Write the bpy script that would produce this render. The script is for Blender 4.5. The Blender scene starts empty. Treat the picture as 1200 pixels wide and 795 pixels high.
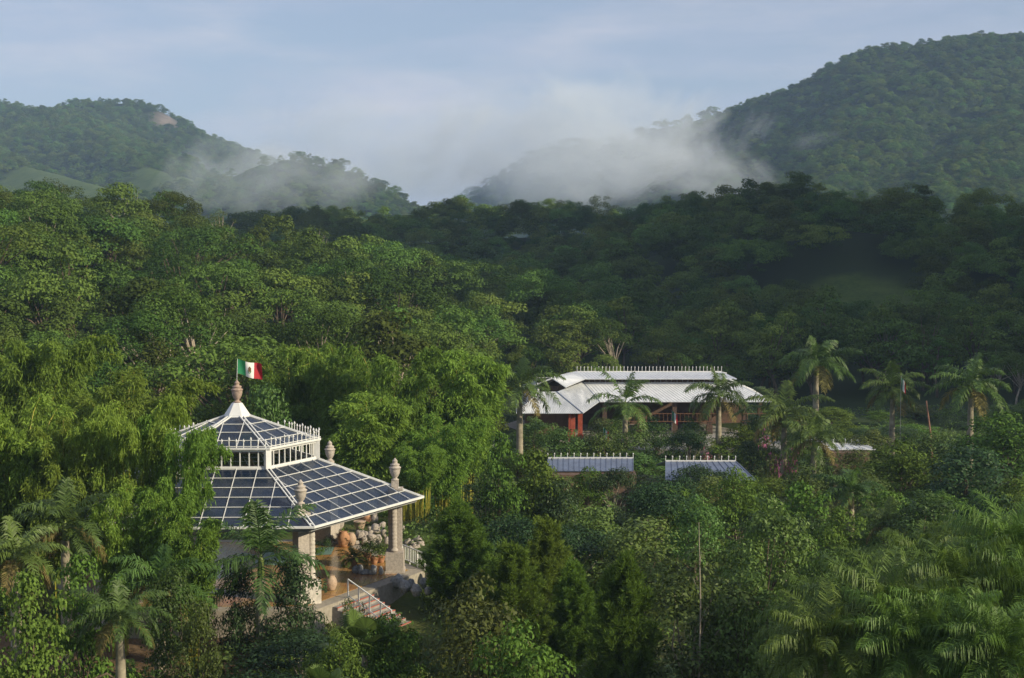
import bpy, math, random
import numpy as np
from mathutils import Vector, Matrix
R = math.radians
S = bpy.context.scene
COL = S.collection

# ------------------------------------------------------------------ camera
CZ = 18.69; PITCH = 0.06254; F = 1743.0
cd = bpy.data.cameras.new("camera"); cam = bpy.data.objects.new("camera", cd); COL.objects.link(cam)
cam.location = (0, 0, CZ); cam.rotation_euler = (math.pi/2 - PITCH, 0, 0)
cd.sensor_fit = 'HORIZONTAL'; cd.sensor_width = 36; cd.lens = 36*F/1200
cd.clip_start = 0.5; cd.clip_end = 12000
S.camera = cam

# ------------------------------------------------------------------ light
SUN_EL = R(25); SUN_AZ = R(116)          # azimuth from +Y towards +X
SV = Vector((math.sin(SUN_AZ)*math.cos(SUN_EL), math.cos(SUN_AZ)*math.cos(SUN_EL), math.sin(SUN_EL)))
sl = bpy.data.lights.new("sun", 'SUN'); sl.energy = 5.0; sl.angle = R(0.6); sl.color = (1.0, 0.88, 0.63)
so = bpy.data.objects.new("sun", sl); COL.objects.link(so)
so.rotation_euler = SV.to_track_quat('Z', 'Y').to_euler(); so.location = (60, -40, 80)
W = bpy.data.worlds.new("World"); S.world = W; W.use_nodes = True
nt = W.node_tree; nt.nodes.clear()
N = nt.nodes.new; L = nt.links.new
wo = N('ShaderNodeOutputWorld'); sky = N('ShaderNodeTexSky'); sky.sky_type = 'NISHITA'; sky.sun_disc = False
sky.sun_elevation = SUN_EL; sky.sun_rotation = SUN_AZ; sky.altitude = 900; sky.air_density = 1.0; sky.dust_density = 1.2; sky.ozone_density = 2.5
b1 = N('ShaderNodeBackground'); b1.inputs[1].default_value = 0.103; L(sky.outputs[0], b1.inputs[0])
b2 = N('ShaderNodeBackground'); b2.inputs[0].default_value = (0.60, 0.60, 0.72, 1); b2.inputs[1].default_value = 0.97
tc = N('ShaderNodeTexCoord'); mp = N('ShaderNodeMapping'); mp.inputs['Scale'].default_value = (2.2, 1.0, 9.0)
L(tc.outputs['Generated'], mp.inputs[0])
nz = N('ShaderNodeTexNoise'); nz.inputs['Scale'].default_value = 1.6; nz.inputs['Detail'].default_value = 6; nz.inputs['Roughness'].default_value = .55; nz.inputs['Distortion'].default_value = .35
L(mp.outputs[0], nz.inputs['Vector'])
rp = N('ShaderNodeMapRange'); rp.inputs[1].default_value = .42; rp.inputs[2].default_value = .72; rp.inputs[3].default_value = 0.38; rp.inputs[4].default_value = .95
L(nz.outputs[0], rp.inputs[0])
sx = N('ShaderNodeSeparateXYZ'); L(tc.outputs['Generated'], sx.inputs[0])
hz = N('ShaderNodeMapRange'); hz.inputs[1].default_value = .0; hz.inputs[2].default_value = .16; hz.inputs[3].default_value = .85; hz.inputs[4].default_value = .0
hz.interpolation_type = 'SMOOTHSTEP'
L(sx.outputs[2], hz.inputs[0])
mx = N('ShaderNodeMath'); mx.operation = 'MAXIMUM'; L(rp.outputs[0], mx.inputs[0]); L(hz.outputs[0], mx.inputs[1])
nz2 = N('ShaderNodeTexNoise'); nz2.inputs['Scale'].default_value = 3.2; nz2.inputs['Detail'].default_value = 7; nz2.inputs['Roughness'].default_value = .6; L(mp.outputs[0], nz2.inputs['Vector'])
r2 = N('ShaderNodeMapRange'); r2.inputs[1].default_value = .46; r2.inputs[2].default_value = .68; L(nz2.outputs[0], r2.inputs[0])
cm2 = N('ShaderNodeMix'); cm2.data_type = 'RGBA'; L(r2.outputs[0], cm2.inputs[0]); cm2.inputs[6].default_value = (.58, .60, .73, 1); cm2.inputs[7].default_value = (.76, .72, .78, 1); L(cm2.outputs[2], b2.inputs[0])
ms = N('ShaderNodeMixShader'); L(mx.outputs[0], ms.inputs[0]); L(b1.outputs[0], ms.inputs[1]); L(b2.outputs[0], ms.inputs[2])
L(ms.outputs[0], wo.inputs[0])
S.view_settings.view_transform = 'Standard'; S.view_settings.look = 'None'; S.view_settings.gamma = 1
S.view_settings.exposure = 0.10
S.cycles.volume_bounces = 4; S.cycles.max_bounces = 6; S.cycles.transparent_max_bounces = 8
S.cycles.diffuse_bounces = 2; S.cycles.glossy_bounces = 2; S.cycles.transmission_bounces = 3
S.cycles.use_denoising = True; S.cycles.volume_max_steps = 128
S.cycles.sample_clamp_indirect = 4

# ------------------------------------------------------------------ helpers
rnd = random.Random(7); NR = np.random.default_rng(7)
cP, sP = math.cos(PITCH), math.sin(PITCH)
def pdir(px, py):
    v = 397.5 - py
    return Vector(((px-600), F*cP + v*sP, -F*sP + v*cP))
def atD(px, py, D):
    d = pdir(px, py); t = D/d.y
    return Vector((d.x*t, D, CZ + d.z*t))
def atZ(px, py, z=0.0):
    d = pdir(px, py); t = (z-CZ)/d.z
    return Vector((d.x*t, d.y*t, z))
def topix(x, y, z):
    dz = z-CZ
    d = y*cP - dz*sP; u = y*sP + dz*cP
    return 600 + F*x/d, 397.5 - F*u/d

def tag(o, label=None, cat=None, group=None, kind=None):
    if label: o['label'] = label
    if cat: o['category'] = cat
    if group: o['group'] = group
    if kind: o['kind'] = kind
    return o
def empty(name, loc=(0,0,0), rz=0, sc=(1,1,1)):
    o = bpy.data.objects.new(name, None); COL.objects.link(o)
    o.location = loc; o.rotation_euler = (0, 0, rz); o.scale = sc; o.empty_display_size = .3
    return o
def link(name, me, parent=None, loc=(0,0,0), sc=None, rot=None):
    o = bpy.data.objects.new(name, me); COL.objects.link(o); o.location = loc
    if sc: o.scale = sc
    if rot: o.rotation_euler = rot
    if parent: o.parent = parent
    return o
def mesh_np(name, V, Q, mats, mi=None, smooth=False):
    """V (n,3), Q (m,4) quads"""
    me = bpy.data.meshes.new(name)
    V = np.asarray(V, np.float32); Q = np.asarray(Q, np.int32); k = Q.shape[1]
    me.vertices.add(len(V)); me.vertices.foreach_set('co', V.ravel())
    me.loops.add(Q.size); me.loops.foreach_set('vertex_index', Q.ravel())
    me.polygons.add(len(Q)); me.polygons.foreach_set('loop_start', np.arange(0, Q.size, k, dtype=np.int32))
    me.polygons.foreach_set('loop_total', np.full(len(Q), k, np.int32))
    if smooth: me.polygons.foreach_set('use_smooth', np.ones(len(Q), bool))
    for m in (mats if isinstance(mats, (list, tuple)) else [mats]): me.materials.append(m)
    if mi is not None: me.polygons.foreach_set('material_index', np.asarray(mi, np.int32))
    me.update(calc_edges=True)
    return me
class MB:
    def __init__(s): s.v = []; s.f = []
    def add(s, vs, fs):
        n = len(s.v); s.v += [tuple(v) for v in vs]; s.f += [tuple(i+n for i in f) for f in fs]; return s
    def box(s, c, d, rz=0, M=None):
        x, y, z = d[0]/2, d[1]/2, d[2]/2
        vs = [Vector((i*x, j*y, k*z)) for i in (-1,1) for j in (-1,1) for k in (-1,1)]
        m = Matrix.Rotation(rz, 3, 'Z')
        vs = [m @ v + Vector(c) for v in vs]
        if M: vs = [M @ v for v in vs]
        return s.add(vs, [(0,1,3,2),(4,6,7,5),(0,4,5,1),(2,3,7,6),(0,2,6,4),(1,5,7,3)])
    def bar(s, a, b, w, h, up=(0,0,1)):
        a, b = Vector(a), Vector(b); d = (b-a)
        if d.length < 1e-6: return s
        d = d.normalized(); up = Vector(up)
        r = d.cross(up)
        if r.length < 1e-4: r = d.cross(Vector((1,0,0)))
        r.normalize(); u = r.cross(d)
        vs = [p + r*(i*w/2) + u*(j*h/2) for p in (a, b) for i in (-1,1) for j in (-1,1)]
        return s.add(vs, [(0,1,3,2),(4,6,7,5),(0,4,5,1),(2,3,7,6),(0,2,6,4),(1,5,7,3)])
    def tube(s, pts, rad, n=6, cap=True):
        pts = [Vector(p) for p in pts]; rings = []
        if not isinstance(rad, (list, tuple)): rad = [rad]*len(pts)
        ref = Vector((.31, .95, .1))
        for i, p in enumerate(pts):
            d = (pts[min(i+1, len(pts)-1)] - pts[max(i-1, 0)])
            if d.length < 1e-6: d = Vector((0,0,1))
            d.normalize(); a = d.cross(ref)
            if a.length < .05: a = d.cross(Vector((1,0,0)))
            a.normalize(); b = d.cross(a)
            rings.append([p + (a*math.cos(t) + b*math.sin(t))*rad[i] for t in [2*math.pi*k/n for k in range(n)]])
        vs = [v for r in rings for v in r]; fs = []
        for i in range(len(rings)-1):
            for k in range(n):
                fs.append((i*n+k, i*n+(k+1)%n, (i+1)*n+(k+1)%n, (i+1)*n+k))
        if cap: fs += [tuple(range(n))[::-1], tuple((len(rings)-1)*n+k for k in range(n))]
        return s.add(vs, fs)
    def lathe(s, prof, c=(0,0,0), n=16):
        c = Vector(c); vs = []; fs = []
        for r, z in prof:
            vs += [c + Vector((r*math.cos(2*math.pi*k/n), r*math.sin(2*math.pi*k/n), z)) for k in range(n)]
        for i in range(len(prof)-1):
            for k in range(n):
                fs.append((i*n+k, i*n+(k+1)%n, (i+1)*n+(k+1)%n, (i+1)*n+k))
        fs += [tuple(range(n))[::-1], tuple((len(prof)-1)*n+k for k in range(n))]
        return s.add(vs, fs)
    def prism(s, poly, z0, z1):
        n = len(poly); vs = [(p[0], p[1], z0) for p in poly] + [(p[0], p[1], z1) for p in poly]
        return s.add(vs, [tuple(range(n))[::-1], tuple(range(n, 2*n))] + [(k, (k+1)%n, n+(k+1)%n, n+k) for k in range(n)])
    def slab(s, a, b, c, d, t):
        """quad abcd thickened downward by t along normal"""
        a, b, c, d = map(Vector, (a, b, c, d)); nn = (c-a).cross(d-b).normalized()
        if nn.z < 0: nn = -nn
        vs = [a, b, c, d, a-nn*t, b-nn*t, c-nn*t, d-nn*t]
        return s.add(vs, [(0,1,2,3),(7,6,5,4),(0,4,5,1),(1,5,6,2),(2,6,7,3),(3,7,4,0)])
    def mesh(s, name, mat, smooth=False):
        me = bpy.data.meshes.new(name); me.from_pydata(s.v, [], s.f)
        for m in (mat if isinstance(mat, (list, tuple)) else [mat]): me.materials.append(m)
        if smooth: me.polygons.foreach_set('use_smooth', [True]*len(me.polygons))
        me.update(); return me
    def build(s, name, mat, parent=None, loc=(0,0,0), smooth=False):
        return link(name, s.mesh(name, mat, smooth), parent, loc)

# ------------------------------------------------------------------ materials
def newmat(name):
    m = bpy.data.materials.new(name); m.use_nodes = True; t = m.node_tree; t.nodes.clear()
    out = t.nodes.new('ShaderNodeOutputMaterial'); return m, t, out
def mat(name, col, rough=.7, var=.12, scale=4, metal=0, bump=0, spec=.4, detail=5, col2=None, stretch=None):
    m, t, out = newmat(name); n = t.nodes.new; l = t.links.new
    p = n('ShaderNodeBsdfPrincipled'); p.inputs['Roughness'].default_value = rough; p.inputs['Metallic'].default_value = metal
    p.inputs['Specular IOR Level'].default_value = spec
    tc = n('ShaderNodeTexCoord'); mpg = n('ShaderNodeMapping'); l(tc.outputs['Object'], mpg.inputs[0])
    if stretch: mpg.inputs['Scale'].default_value = stretch
    nz = n('ShaderNodeTexNoise'); nz.inputs['Scale'].default_value = scale; nz.inputs['Detail'].default_value = detail; nz.inputs['Roughness'].default_value = .62
    l(mpg.outputs[0], nz.inputs['Vector'])
    c2 = col2 or tuple(max(0, c*(1-var*2.2)) for c in col); c1 = tuple(min(1, c*(1+var)) for c in col) if not col2 else col
    rm = n('ShaderNodeMapRange'); rm.inputs[1].default_value = .32; rm.inputs[2].default_value = .68; l(nz.outputs[0], rm.inputs[0])
    mc = n('ShaderNodeMix'); mc.data_type = 'RGBA'; l(rm.outputs[0], mc.inputs[0])
    mc.inputs[6].default_value = (*c2, 1); mc.inputs[7].default_value = (*c1, 1)
    l(mc.outputs[2], p.inputs['Base Color'])
    if bump:
        b = n('ShaderNodeBump'); b.inputs['Strength'].default_value = 1; b.inputs['Distance'].default_value = bump
        l(nz.outputs[0], b.inputs['Height']); l(b.outputs[0], p.inputs['Normal'])
    l(p.outputs[0], out.inputs[0]); return m
def leafmat(name, col, hv=.03, vv=.3, iv=.35, trans=.2, rough=.7, spec=.06):
    m, t, out = newmat(name); n = t.nodes.new; l = t.links.new
    oi = n('ShaderNodeObjectInfo'); geo = n('ShaderNodeNewGeometry'); hsv = n('ShaderNodeHueSaturation')
    hsv.inputs['Color'].default_value = (*col, 1)
    def mr(src, a, b):
        q = n('ShaderNodeMapRange'); q.inputs[3].default_value = a; q.inputs[4].default_value = b; l(src, q.inputs[0]); return q.outputs[0]
    l(mr(oi.outputs['Random'], .5-hv, .5+hv), hsv.inputs['Hue'])
    m7 = n('ShaderNodeMath'); m7.operation = 'MULTIPLY'; m7.inputs[1].default_value = 7.31; l(oi.outputs['Random'], m7.inputs[0])
    fr = n('ShaderNodeMath'); fr.operation = 'FRACT'; l(m7.outputs[0], fr.inputs[0])
    mm = n('ShaderNodeMath'); mm.operation = 'MULTIPLY'
    l(mr(fr.outputs[0], 1-vv, 1+vv), mm.inputs[0]); l(mr(geo.outputs['Random Per Island'], 1-iv, 1+iv), mm.inputs[1])
    l(mm.outputs[0], hsv.inputs['Value'])
    p = n('ShaderNodeBsdfPrincipled'); p.inputs['Roughness'].default_value = rough; p.inputs['Specular IOR Level'].default_value = spec
    tr = n('ShaderNodeBsdfTranslucent'); mix = n('ShaderNodeMixShader'); mix.inputs[0].default_value = trans
    h2 = n('ShaderNodeHueSaturation'); h2.inputs['Hue'].default_value = .485; h2.inputs['Saturation'].default_value = 1.1; h2.inputs['Value'].default_value = 1.25
    l(hsv.outputs[0], h2.inputs['Color']); l(h2.outputs[0], tr.inputs[0])
    l(hsv.outputs[0], p.inputs['Base Color']); l(p.outputs[0], mix.inputs[1]); l(tr.outputs[0], mix.inputs[2])
    l(mix.outputs[0], out.inputs[0]); return m

G_FOREST = leafmat('leaf_forest', (.098, .158, .032), .03, .45, iv=.25, trans=.18)
G_BAMBOO = leafmat('leaf_bamboo', (.175, .270, .048), .018, .2, trans=.35)
G_PINE = leafmat('needle_pine', (.125, .195, .034), .015, .15, trans=.3)
G_PALM = leafmat('leaf_palm', (.10, .165, .038), .02, .2, rough=.45, spec=.25)
G_PALMDRY = leafmat('leaf_palm_dry', (.22, .19, .07), .02, .2)
G_SHRUB = leafmat('leaf_shrub', (.105, .158, .036), .035, .35, rough=.5, spec=.25)
G_BRIGHT = leafmat('leaf_bright', (.11, .180, .034), .02, .2)
G_DARK = leafmat('leaf_dark', (.045, .085, .028), .02, .2, rough=.5, spec=.25)
G_PINK = leafmat('petal_pink', (.42, .15, .22), .02, .2)
G_REED = leafmat('leaf_reed', (.11, .19, .035), .02, .15, rough=.5, spec=.25)
BARK = mat('bark', (.16, .12, .085), .9, .3, 5, bump=.02, stretch=(1,1,.25))
BARK_PALE = mat('bark_pale', (.42, .36, .28), .85, .25, 4, bump=.02, stretch=(1,1,.3))
BARK_RED = mat('bark_reddish', (.36, .19, .13), .8, .25, 3)
PALM_TRUNK = mat('palm_trunk', (.34, .30, .22), .85, .25, 2.5, bump=.01, stretch=(.6,.6,5))
SHAFT = mat('crownshaft', (.20, .26, .06), .4, .15, 2)
CULM = mat('bamboo_culm', (.50, .40, .06), .4, .2, 3, stretch=(1,1,2), col2=(.22,.28,.05))
WHITE = mat('white_paint', (.78, .78, .76), .45, .05, 3)
STONE = mat('cut_stone', (.50, .44, .38), .85, .14, 9, bump=.01)
STONE_PINK = mat('pinkish_stone', (.42, .31, .25), .85, .16, 7, bump=.01)
PLASTER = mat('rough_plaster', (.62, .57, .50), .9, .12, 5, bump=.03)
FLAGST = mat('grey_paving', (.36, .32, .26), .85, .12, 5)
EARTH = mat('brown_earth', (.24, .15, .09), .95, .18, 1.2, bump=.03)
REDP = mat('red_step_paint', (.52, .12, .08), .6, .12, 6)
CONC = mat('concrete', (.33, .31, .28), .9, .14, 4, bump=.01)
CLAY = mat('terracotta', (.48, .25, .13), .75, .16, 6)
CLAYP = mat('pale_clay', (.52, .38, .27), .8, .14, 6)
ROCK = mat('boulder', (.46, .40, .34), .9, .22, 3, bump=.05)
ROCKG = mat('boulder_grey', (.40, .40, .39), .9, .22, 3, bump=.05)
STEEL = mat('grey_steel', (.30, .30, .30), .5, .1, 3)
REDWALL = mat('red_wall', (.42, .09, .05), .8, .15, 3)
DARKWOOD = mat('dark_timber', (.10, .06, .04), .7, .2, 4)
BRICK = mat('brown_wall', (.16, .10, .07), .85, .15, 3)

def roofmat(name, c1, c2, axis, pitch=.55):
    """sheet metal with raised seams: the seams are geometry, this is streaky wear"""
    return mat(name, c1, .38, .1, 1.3, bump=.004, spec=.5, col2=c2)
SHEET = roofmat('white_sheet_roof', (.80, .81, .82), (.62, .64, .66), 0)
SHEETB = roofmat('blue_grey_sheet_roof', (.15, .19, .28), (.10, .12, .18), 0)

def glassmat():
    m, t, out = newmat('tinted_roof_glass'); n = t.nodes.new; l = t.links.new
    p = n('ShaderNodeBsdfPrincipled'); p.inputs['Roughness'].default_value = .12
    p.inputs['Specular IOR Level'].default_value = .5; p.inputs['IOR'].default_value = 1.5
    geo = n('ShaderNodeNewGeometry'); mc = n('ShaderNodeMix'); mc.data_type = 'RGBA'; l(geo.outputs['Random Per Island'], mc.inputs[0])
    mc.inputs[6].default_value = (.010, .018, .038, 1); mc.inputs[7].default_value = (.020, .034, .068, 1); l(mc.outputs[2], p.inputs['Base Color'])
    tcw = n('ShaderNodeTexCoord'); nzw = n('ShaderNodeTexNoise'); nzw.inputs['Scale'].default_value = 1.1; nzw.inputs['Detail'].default_value = 7; nzw.inputs['Roughness'].default_value = .65
    l(tcw.outputs['Object'], nzw.inputs['Vector']); rmw = n('ShaderNodeMapRange'); rmw.inputs[1].default_value = .45; rmw.inputs[2].default_value = .75; rmw.inputs[4].default_value = .35; l(nzw.outputs[0], rmw.inputs[0])
    dust = n('ShaderNodeMix'); dust.data_type = 'RGBA'; l(rmw.outputs[0], dust.inputs[0]); l(mc.outputs[2], dust.inputs[6]); dust.inputs[7].default_value = (.13, .14, .14, 1); l(dust.outputs[2], p.inputs['Base Color'])
    rr_ = n('ShaderNodeMapRange'); rr_.inputs[3].default_value = .06; rr_.inputs[4].default_value = .35; l(nzw.outputs[0], rr_.inputs[0]); l(rr_.outputs[0], p.inputs['Roughness'])
    tr = n('ShaderNodeBsdfTransparent'); tr.inputs[0].default_value = (.35, .45, .62, 1)
    mix = n('ShaderNodeMixShader'); mix.inputs[0].default_value = .16; l(p.outputs[0], mix.inputs[1]); l(tr.outputs[0], mix.inputs[2])
    l(mix.outputs[0], out.inputs[0]); return m
GLASS = glassmat()

def floormat():
    m, t, out = newmat('polished_amber_floor'); n = t.nodes.new; l = t.links.new
    tc = n('ShaderNodeTexCoord'); nz = n('ShaderNodeTexNoise'); nz.inputs['Scale'].default_value = .8; nz.inputs['Detail'].default_value = 6
    l(tc.outputs['Object'], nz.inputs['Vector'])
    br = n('ShaderNodeTexBrick'); br.inputs['Scale'].default_value = 1.6; br.inputs['Mortar Size'].default_value = .012; br.offset = 0
    br.inputs['Color1'].default_value = (.62, .36, .13, 1); br.inputs['Color2'].default_value = (.52, .29, .10, 1); br.inputs['Mortar'].default_value = (.24, .14, .06, 1)
    br.inputs['Brick Width'].default_value = .5; br.inputs['Row Height'].default_value = .5
    l(tc.outputs['Object'], br.inputs['Vector'])
    mc = n('ShaderNodeMix'); mc.data_type = 'RGBA'; mc.blend_type = 'MULTIPLY'; mc.inputs[0].default_value = .5
    l(br.outputs[0], mc.inputs[6]); l(nz.outputs[1], mc.inputs[7])
    p = n('ShaderNodeBsdfPrincipled'); p.inputs['Roughness'].default_value = .2; p.inputs['Specular IOR Level'].default_value = .6
    l(mc.outputs[2], p.inputs['Base Color']); l(p.outputs[0], out.inputs[0]); return m
FLOOR = floormat()

# ------------------------------------------------------------------ terrain
class VN:
    def __init__(s, seed): s.g = np.random.default_rng(seed).random((64, 64))
    def __call__(s, x, y):
        xi = np.floor(x).astype(int); yi = np.floor(y).astype(int); fx = x-xi; fy = y-yi
        fx = fx*fx*(3-2*fx); fy = fy*fy*(3-2*fy); g = s.g
        a = g[xi % 64, yi % 64]; b = g[(xi+1) % 64, yi % 64]; c = g[xi % 64, (yi+1) % 64]; d = g[(xi+1) % 64, (yi+1) % 64]
        return (a*(1-fx)+b*fx)*(1-fy) + (c*(1-fx)+d*fx)*fy - .5
vn = VN(3)
def fbm(x, y, sc, o=4):
    h = 0; a = 1; f = 1/sc
    for i in range(o):
        h = h + a*vn(x*f+17.3*i, y*f+9.1*i); a *= .5; f *= 2.03
    return h
def crest(l, veg=9):
    out = []
    for px, py, D in l:
        p = atD(px, py, D); out.append((p.x, D, p.z-veg))
    return out
def ridge(x, y, pts, s, a=20, nz=0, nd=60):
    best = np.full(x.shape, -1e9)
    for (x0, y0, z0), (x1, y1, z1) in zip(pts[:-1], pts[1:]):
        dx, dy = x1-x0, y1-y0; t = np.clip(((x-x0)*dx+(y-y0)*dy)/(dx*dx+dy*dy), 0, 1)
        d = np.hypot(x-x0-t*dx, y-y0-t*dy)
        best = np.maximum(best, z0+(z1-z0)*t - s*(np.sqrt(d*d+a*a)-a) + nz*(d/(d+nd)))
    return best
RL = crest([(-260,190,215),(-120,205,232),(0,222,250),(70,214,258),(150,228,268),(250,258,278),(330,278,282),(430,286,276),(520,303,266),(610,338,252),(700,384,236),(745,430,222)], 14)
RM = crest([(-200,250,455),(60,255,455),(270,266,455),(400,247,462),(480,243,468),(560,238,470),(640,235,470),(740,243,462),(860,240,440),(900,232,430)], 11.5)
RR = crest([(868,236,385),(895,220,372),(960,214,362),(1030,216,352),(1100,224,342),(1200,236,332)], 12) + [(135,326,10),(165,310,10),(205,300,25)]
RSHADE = [(305,285,190),(340,245,250),(352,190,245),(345,140,212),(430,105,50)]  # unseen hill off to the right, added and shaped to shade slope and ridge
MR = crest([(1420,10,1500),(1300,25,1420),(1200,45,1380),(1130,48,1370),(1040,61,1370),(985,86,1390),(930,106,1430),(880,136,1480),(840,158,1520),(760,195,1600),(680,235,1650)], 5)
MS1 = crest([(1130,50,1365),(1080,90,1250),(1020,140,1120),(960,196,980),(930,225,900)], 8)
MS2 = crest([(1230,48,1360),(1200,110,1180),(1150,170,1000),(1110,215,880)], 8)
MS3 = crest([(985,88,1385),(940,135,1290),(880,190,1170),(840,225,1080)], 8)
MB2 = crest([(560,240,2100),(620,205,2050),(668,168,2000),(735,163,1980),(790,143,1960),(838,130,1960),(872,133,1960),(960,150,2000)], 5)
MC = crest([(430,262,3000),(500,243,2900),(560,216,2900),(640,200,3000)])
ML = crest([(-320,100,1850),(-120,112,1800),(0,121,1750),(55,131,1740),(105,126,1740),(150,117,1740),(174,123,1740),(190,142,1740),(207,161,1740),(262,172,1750),(300,190,1760)], 5)
ML2 = crest([(275,200,1260),(305,186,1220),(345,179,1200),(378,184,1200),(420,198,1210),(460,219,1230),(500,252,1260)], 5)
ML3 = crest([(60,131,1640),(120,165,1440),(190,200,1260),(250,235,1100)], 3)
ML4 = crest([(-100,150,1500),(30,190,1250),(110,212,1120),(150,240,1020)], 3)
ML5 = crest([(130,121,1740),(120,165,1560),(170,196,1380),(180,220,1200)], 3)
def sstep(a, b, v):
    t = np.clip((v-a)/(b-a), 0, 1); return t*t*(3-2*t)
def TH(x, y):
    x = np.asarray(x, float); y = np.asarray(y, float)
    base = -3.2 - 1.0*sstep(90, 60, y)*sstep(0, 25, x) + 1.6*fbm(x, y, 45, 3)*sstep(95, 160, y)*0.8
    base = base + 0.6*fbm(x+50, y, 14, 2)
    base = base + 21*np.clip(1-y/46., 0, 1.3)**1.6*sstep(-400, -100, y)
    lift = sstep(40, 8, np.hypot(x+26, y-78)); base = base*(1-lift) + (-1.5)*lift
    far = sstep(480, 700, y); base = base - 12*far
    n1 = fbm(x, y, 60, 4)*5*sstep(150, 260, y)
    n2 = fbm(x, y, 330, 5)*70*sstep(700, 1300, y)
    hs = [base, ridge(x, y, RL, .26, 25, n1*1.4, 15), ridge(x, y, RM, .30, 25, n1*1.4, 15), ridge(x, y, RR, .42, 18, n1*1.4, 15), ridge(x, y, RSHADE, 1.15, 20)]
    n2c = n2 - np.abs(fbm(x+400, y*.8, 260, 3))*130*sstep(700, 1100, y) + 10
    for P, s in ((MR,.62),(MS1,.55),(MS2,.55),(MS3,.55),(MB2,.6),(MC,.5),(ML,.75),(ML2,.62),(ML3,.42),(ML4,.4),(ML5,.42)):
        k = .35
        hs.append(ridge(x, y, P, s, 28, n2c*.75, 90))
    H = np.stack(hs); k = 3.0
    m = H.max(0); h = m + k*np.log(np.exp((H-m)/k).sum(0))*1.0 - 0.0
    mound = sstep(8.5, 3.5, np.hypot(x+8.2, (y-98.5)*.9)); h = h*(1-mound) + (-0.1)*mound
    pad = sstep(17, 13, np.hypot(x+15.73, y-84.71)); lv = -1.45 + 1.2*sstep(80, 87, y); h = h*(1-pad) + lv*pad; h = np.where(mound > .02, np.maximum(h, -1.45+1.35*mound), h)
    return h
def th(x, y): return float(TH(np.array([x]), np.array([y]))[0])
ys = list(np.arange(-60, 130, 2.0)); yy = 130.0
while yy < 4300: ys.append(yy); yy += max(2.0, yy*.0105)
ys = np.array(ys); NU = 300
us = np.linspace(-1, 1, NU); us = np.sign(us)*np.abs(us)**1.25
Y = np.repeat(ys[:, None], NU, 1); X = us[None, :]*(0.62*np.maximum(Y, 0)+230)
Z = TH(X, Y)
idx = np.arange(len(ys)*NU).reshape(len(ys), NU)
Q = np.stack([idx[:-1,:-1], idx[:-1,1:], idx[1:,1:], idx[1:,:-1]], -1).reshape(-1, 4)
def groundmat():
    m, t, out = newmat('terrain'); n = t.nodes.new; l = t.links.new
    geo = n('ShaderNodeNewGeometry')
    def noise(s, d=5):
        q = n('ShaderNodeTexNoise'); q.inputs['Scale'].default_value = s; q.inputs['Detail'].default_value = d; q.inputs['Roughness'].default_value = .6
        l(geo.outputs['Position'], q.inputs['Vector']); return q
    def ramp(src, a, b):
        q = n('ShaderNodeMapRange'); q.inputs[1].default_value = a; q.inputs[2].default_value = b; l(src, q.inputs[0]); return q.outputs[0]
    def mixc(f, a, b):
        q = n('ShaderNodeMix'); q.data_type = 'RGBA'
        if isinstance(f, float): q.inputs[0].default_value = f
        else: l(f, q.inputs[0])
        for i, c in ((6, a), (7, b)):
            if isinstance(c, tuple): q.inputs[i].default_value = (*c, 1)
            else: l(c, q.inputs[i])
        return q.outputs[2]
    grass = mixc(ramp(noise(1.1).outputs[0], .35, .65), (.040, .072, .014), (.075, .115, .022))
    grass = mixc(ramp(noise(.12, 3).outputs[0], .4, .62), grass, (.085, .12, .028))
    soil = mixc(ramp(noise(2.5).outputs[0], .35, .65), (.10, .065, .035), (.19, .125, .07))
    a = n('ShaderNodeAttribute'); a.attribute_name = 'soil'
    c = mixc(a.outputs['Fac'], grass, soil)
    b = n('ShaderNodeAttribute'); b.attribute_name = 'wood'
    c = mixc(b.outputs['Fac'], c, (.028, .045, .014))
    r = n('ShaderNodeAttribute'); r.attribute_name = 'rock'
    c = mixc(r.outputs['Fac'], c, mixc(ramp(noise(.06, 4).outputs[0], .35, .65), (.11, .09, .075), (.22, .18, .15)))
    p = n('ShaderNodeBsdfPrincipled'); p.inputs['Roughness'].default_value = .95; p.inputs['Specular IOR Level'].default_value = .15
    l(c, p.inputs['Base Color'])
    bu = n('ShaderNodeBump'); bu.inputs['Distance'].default_value = .15; l(noise(3).outputs[0], bu.inputs['Height']); l(bu.outputs[0], p.inputs['Normal'])
    l(p.outputs[0], out.inputs[0]); return m
TER = mesh_np('terrain', np.stack([X, Y, Z], -1).reshape(-1, 3), Q, groundmat(), smooth=True)
fx_, fy_, fz_ = X.ravel(), Y.ravel(), Z.ravel()
PXs, PYs = topix(fx_, np.maximum(fy_, 5), fz_)
def blob(cx, cy, rx, ry): return np.clip(1.6-((PXs-cx)/rx)**2-((PYs-cy)/ry)**2, 0, 1)
near = (fy_ < 200)
gx, gy = fx_, fy_
courty = np.clip(1.5-np.hypot((gx+21)/10.5, (gy-71)/6.5), 0, 1)*(fy_ < 80)
bed = atZ(655, 634, -3.2)
soil = np.maximum(courty*2, np.clip(1.5-np.hypot((gx-bed.x)/3.2, (gy-bed.y)/3.0), 0, 1)*2).clip(0, 1)
soil = np.maximum(soil, .35*sstep(-.1, .25, fbm(gx, gy, 9, 3))*(fy_ < 150))
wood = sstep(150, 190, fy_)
def clearing(x, y, px, py): return 0
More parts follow.
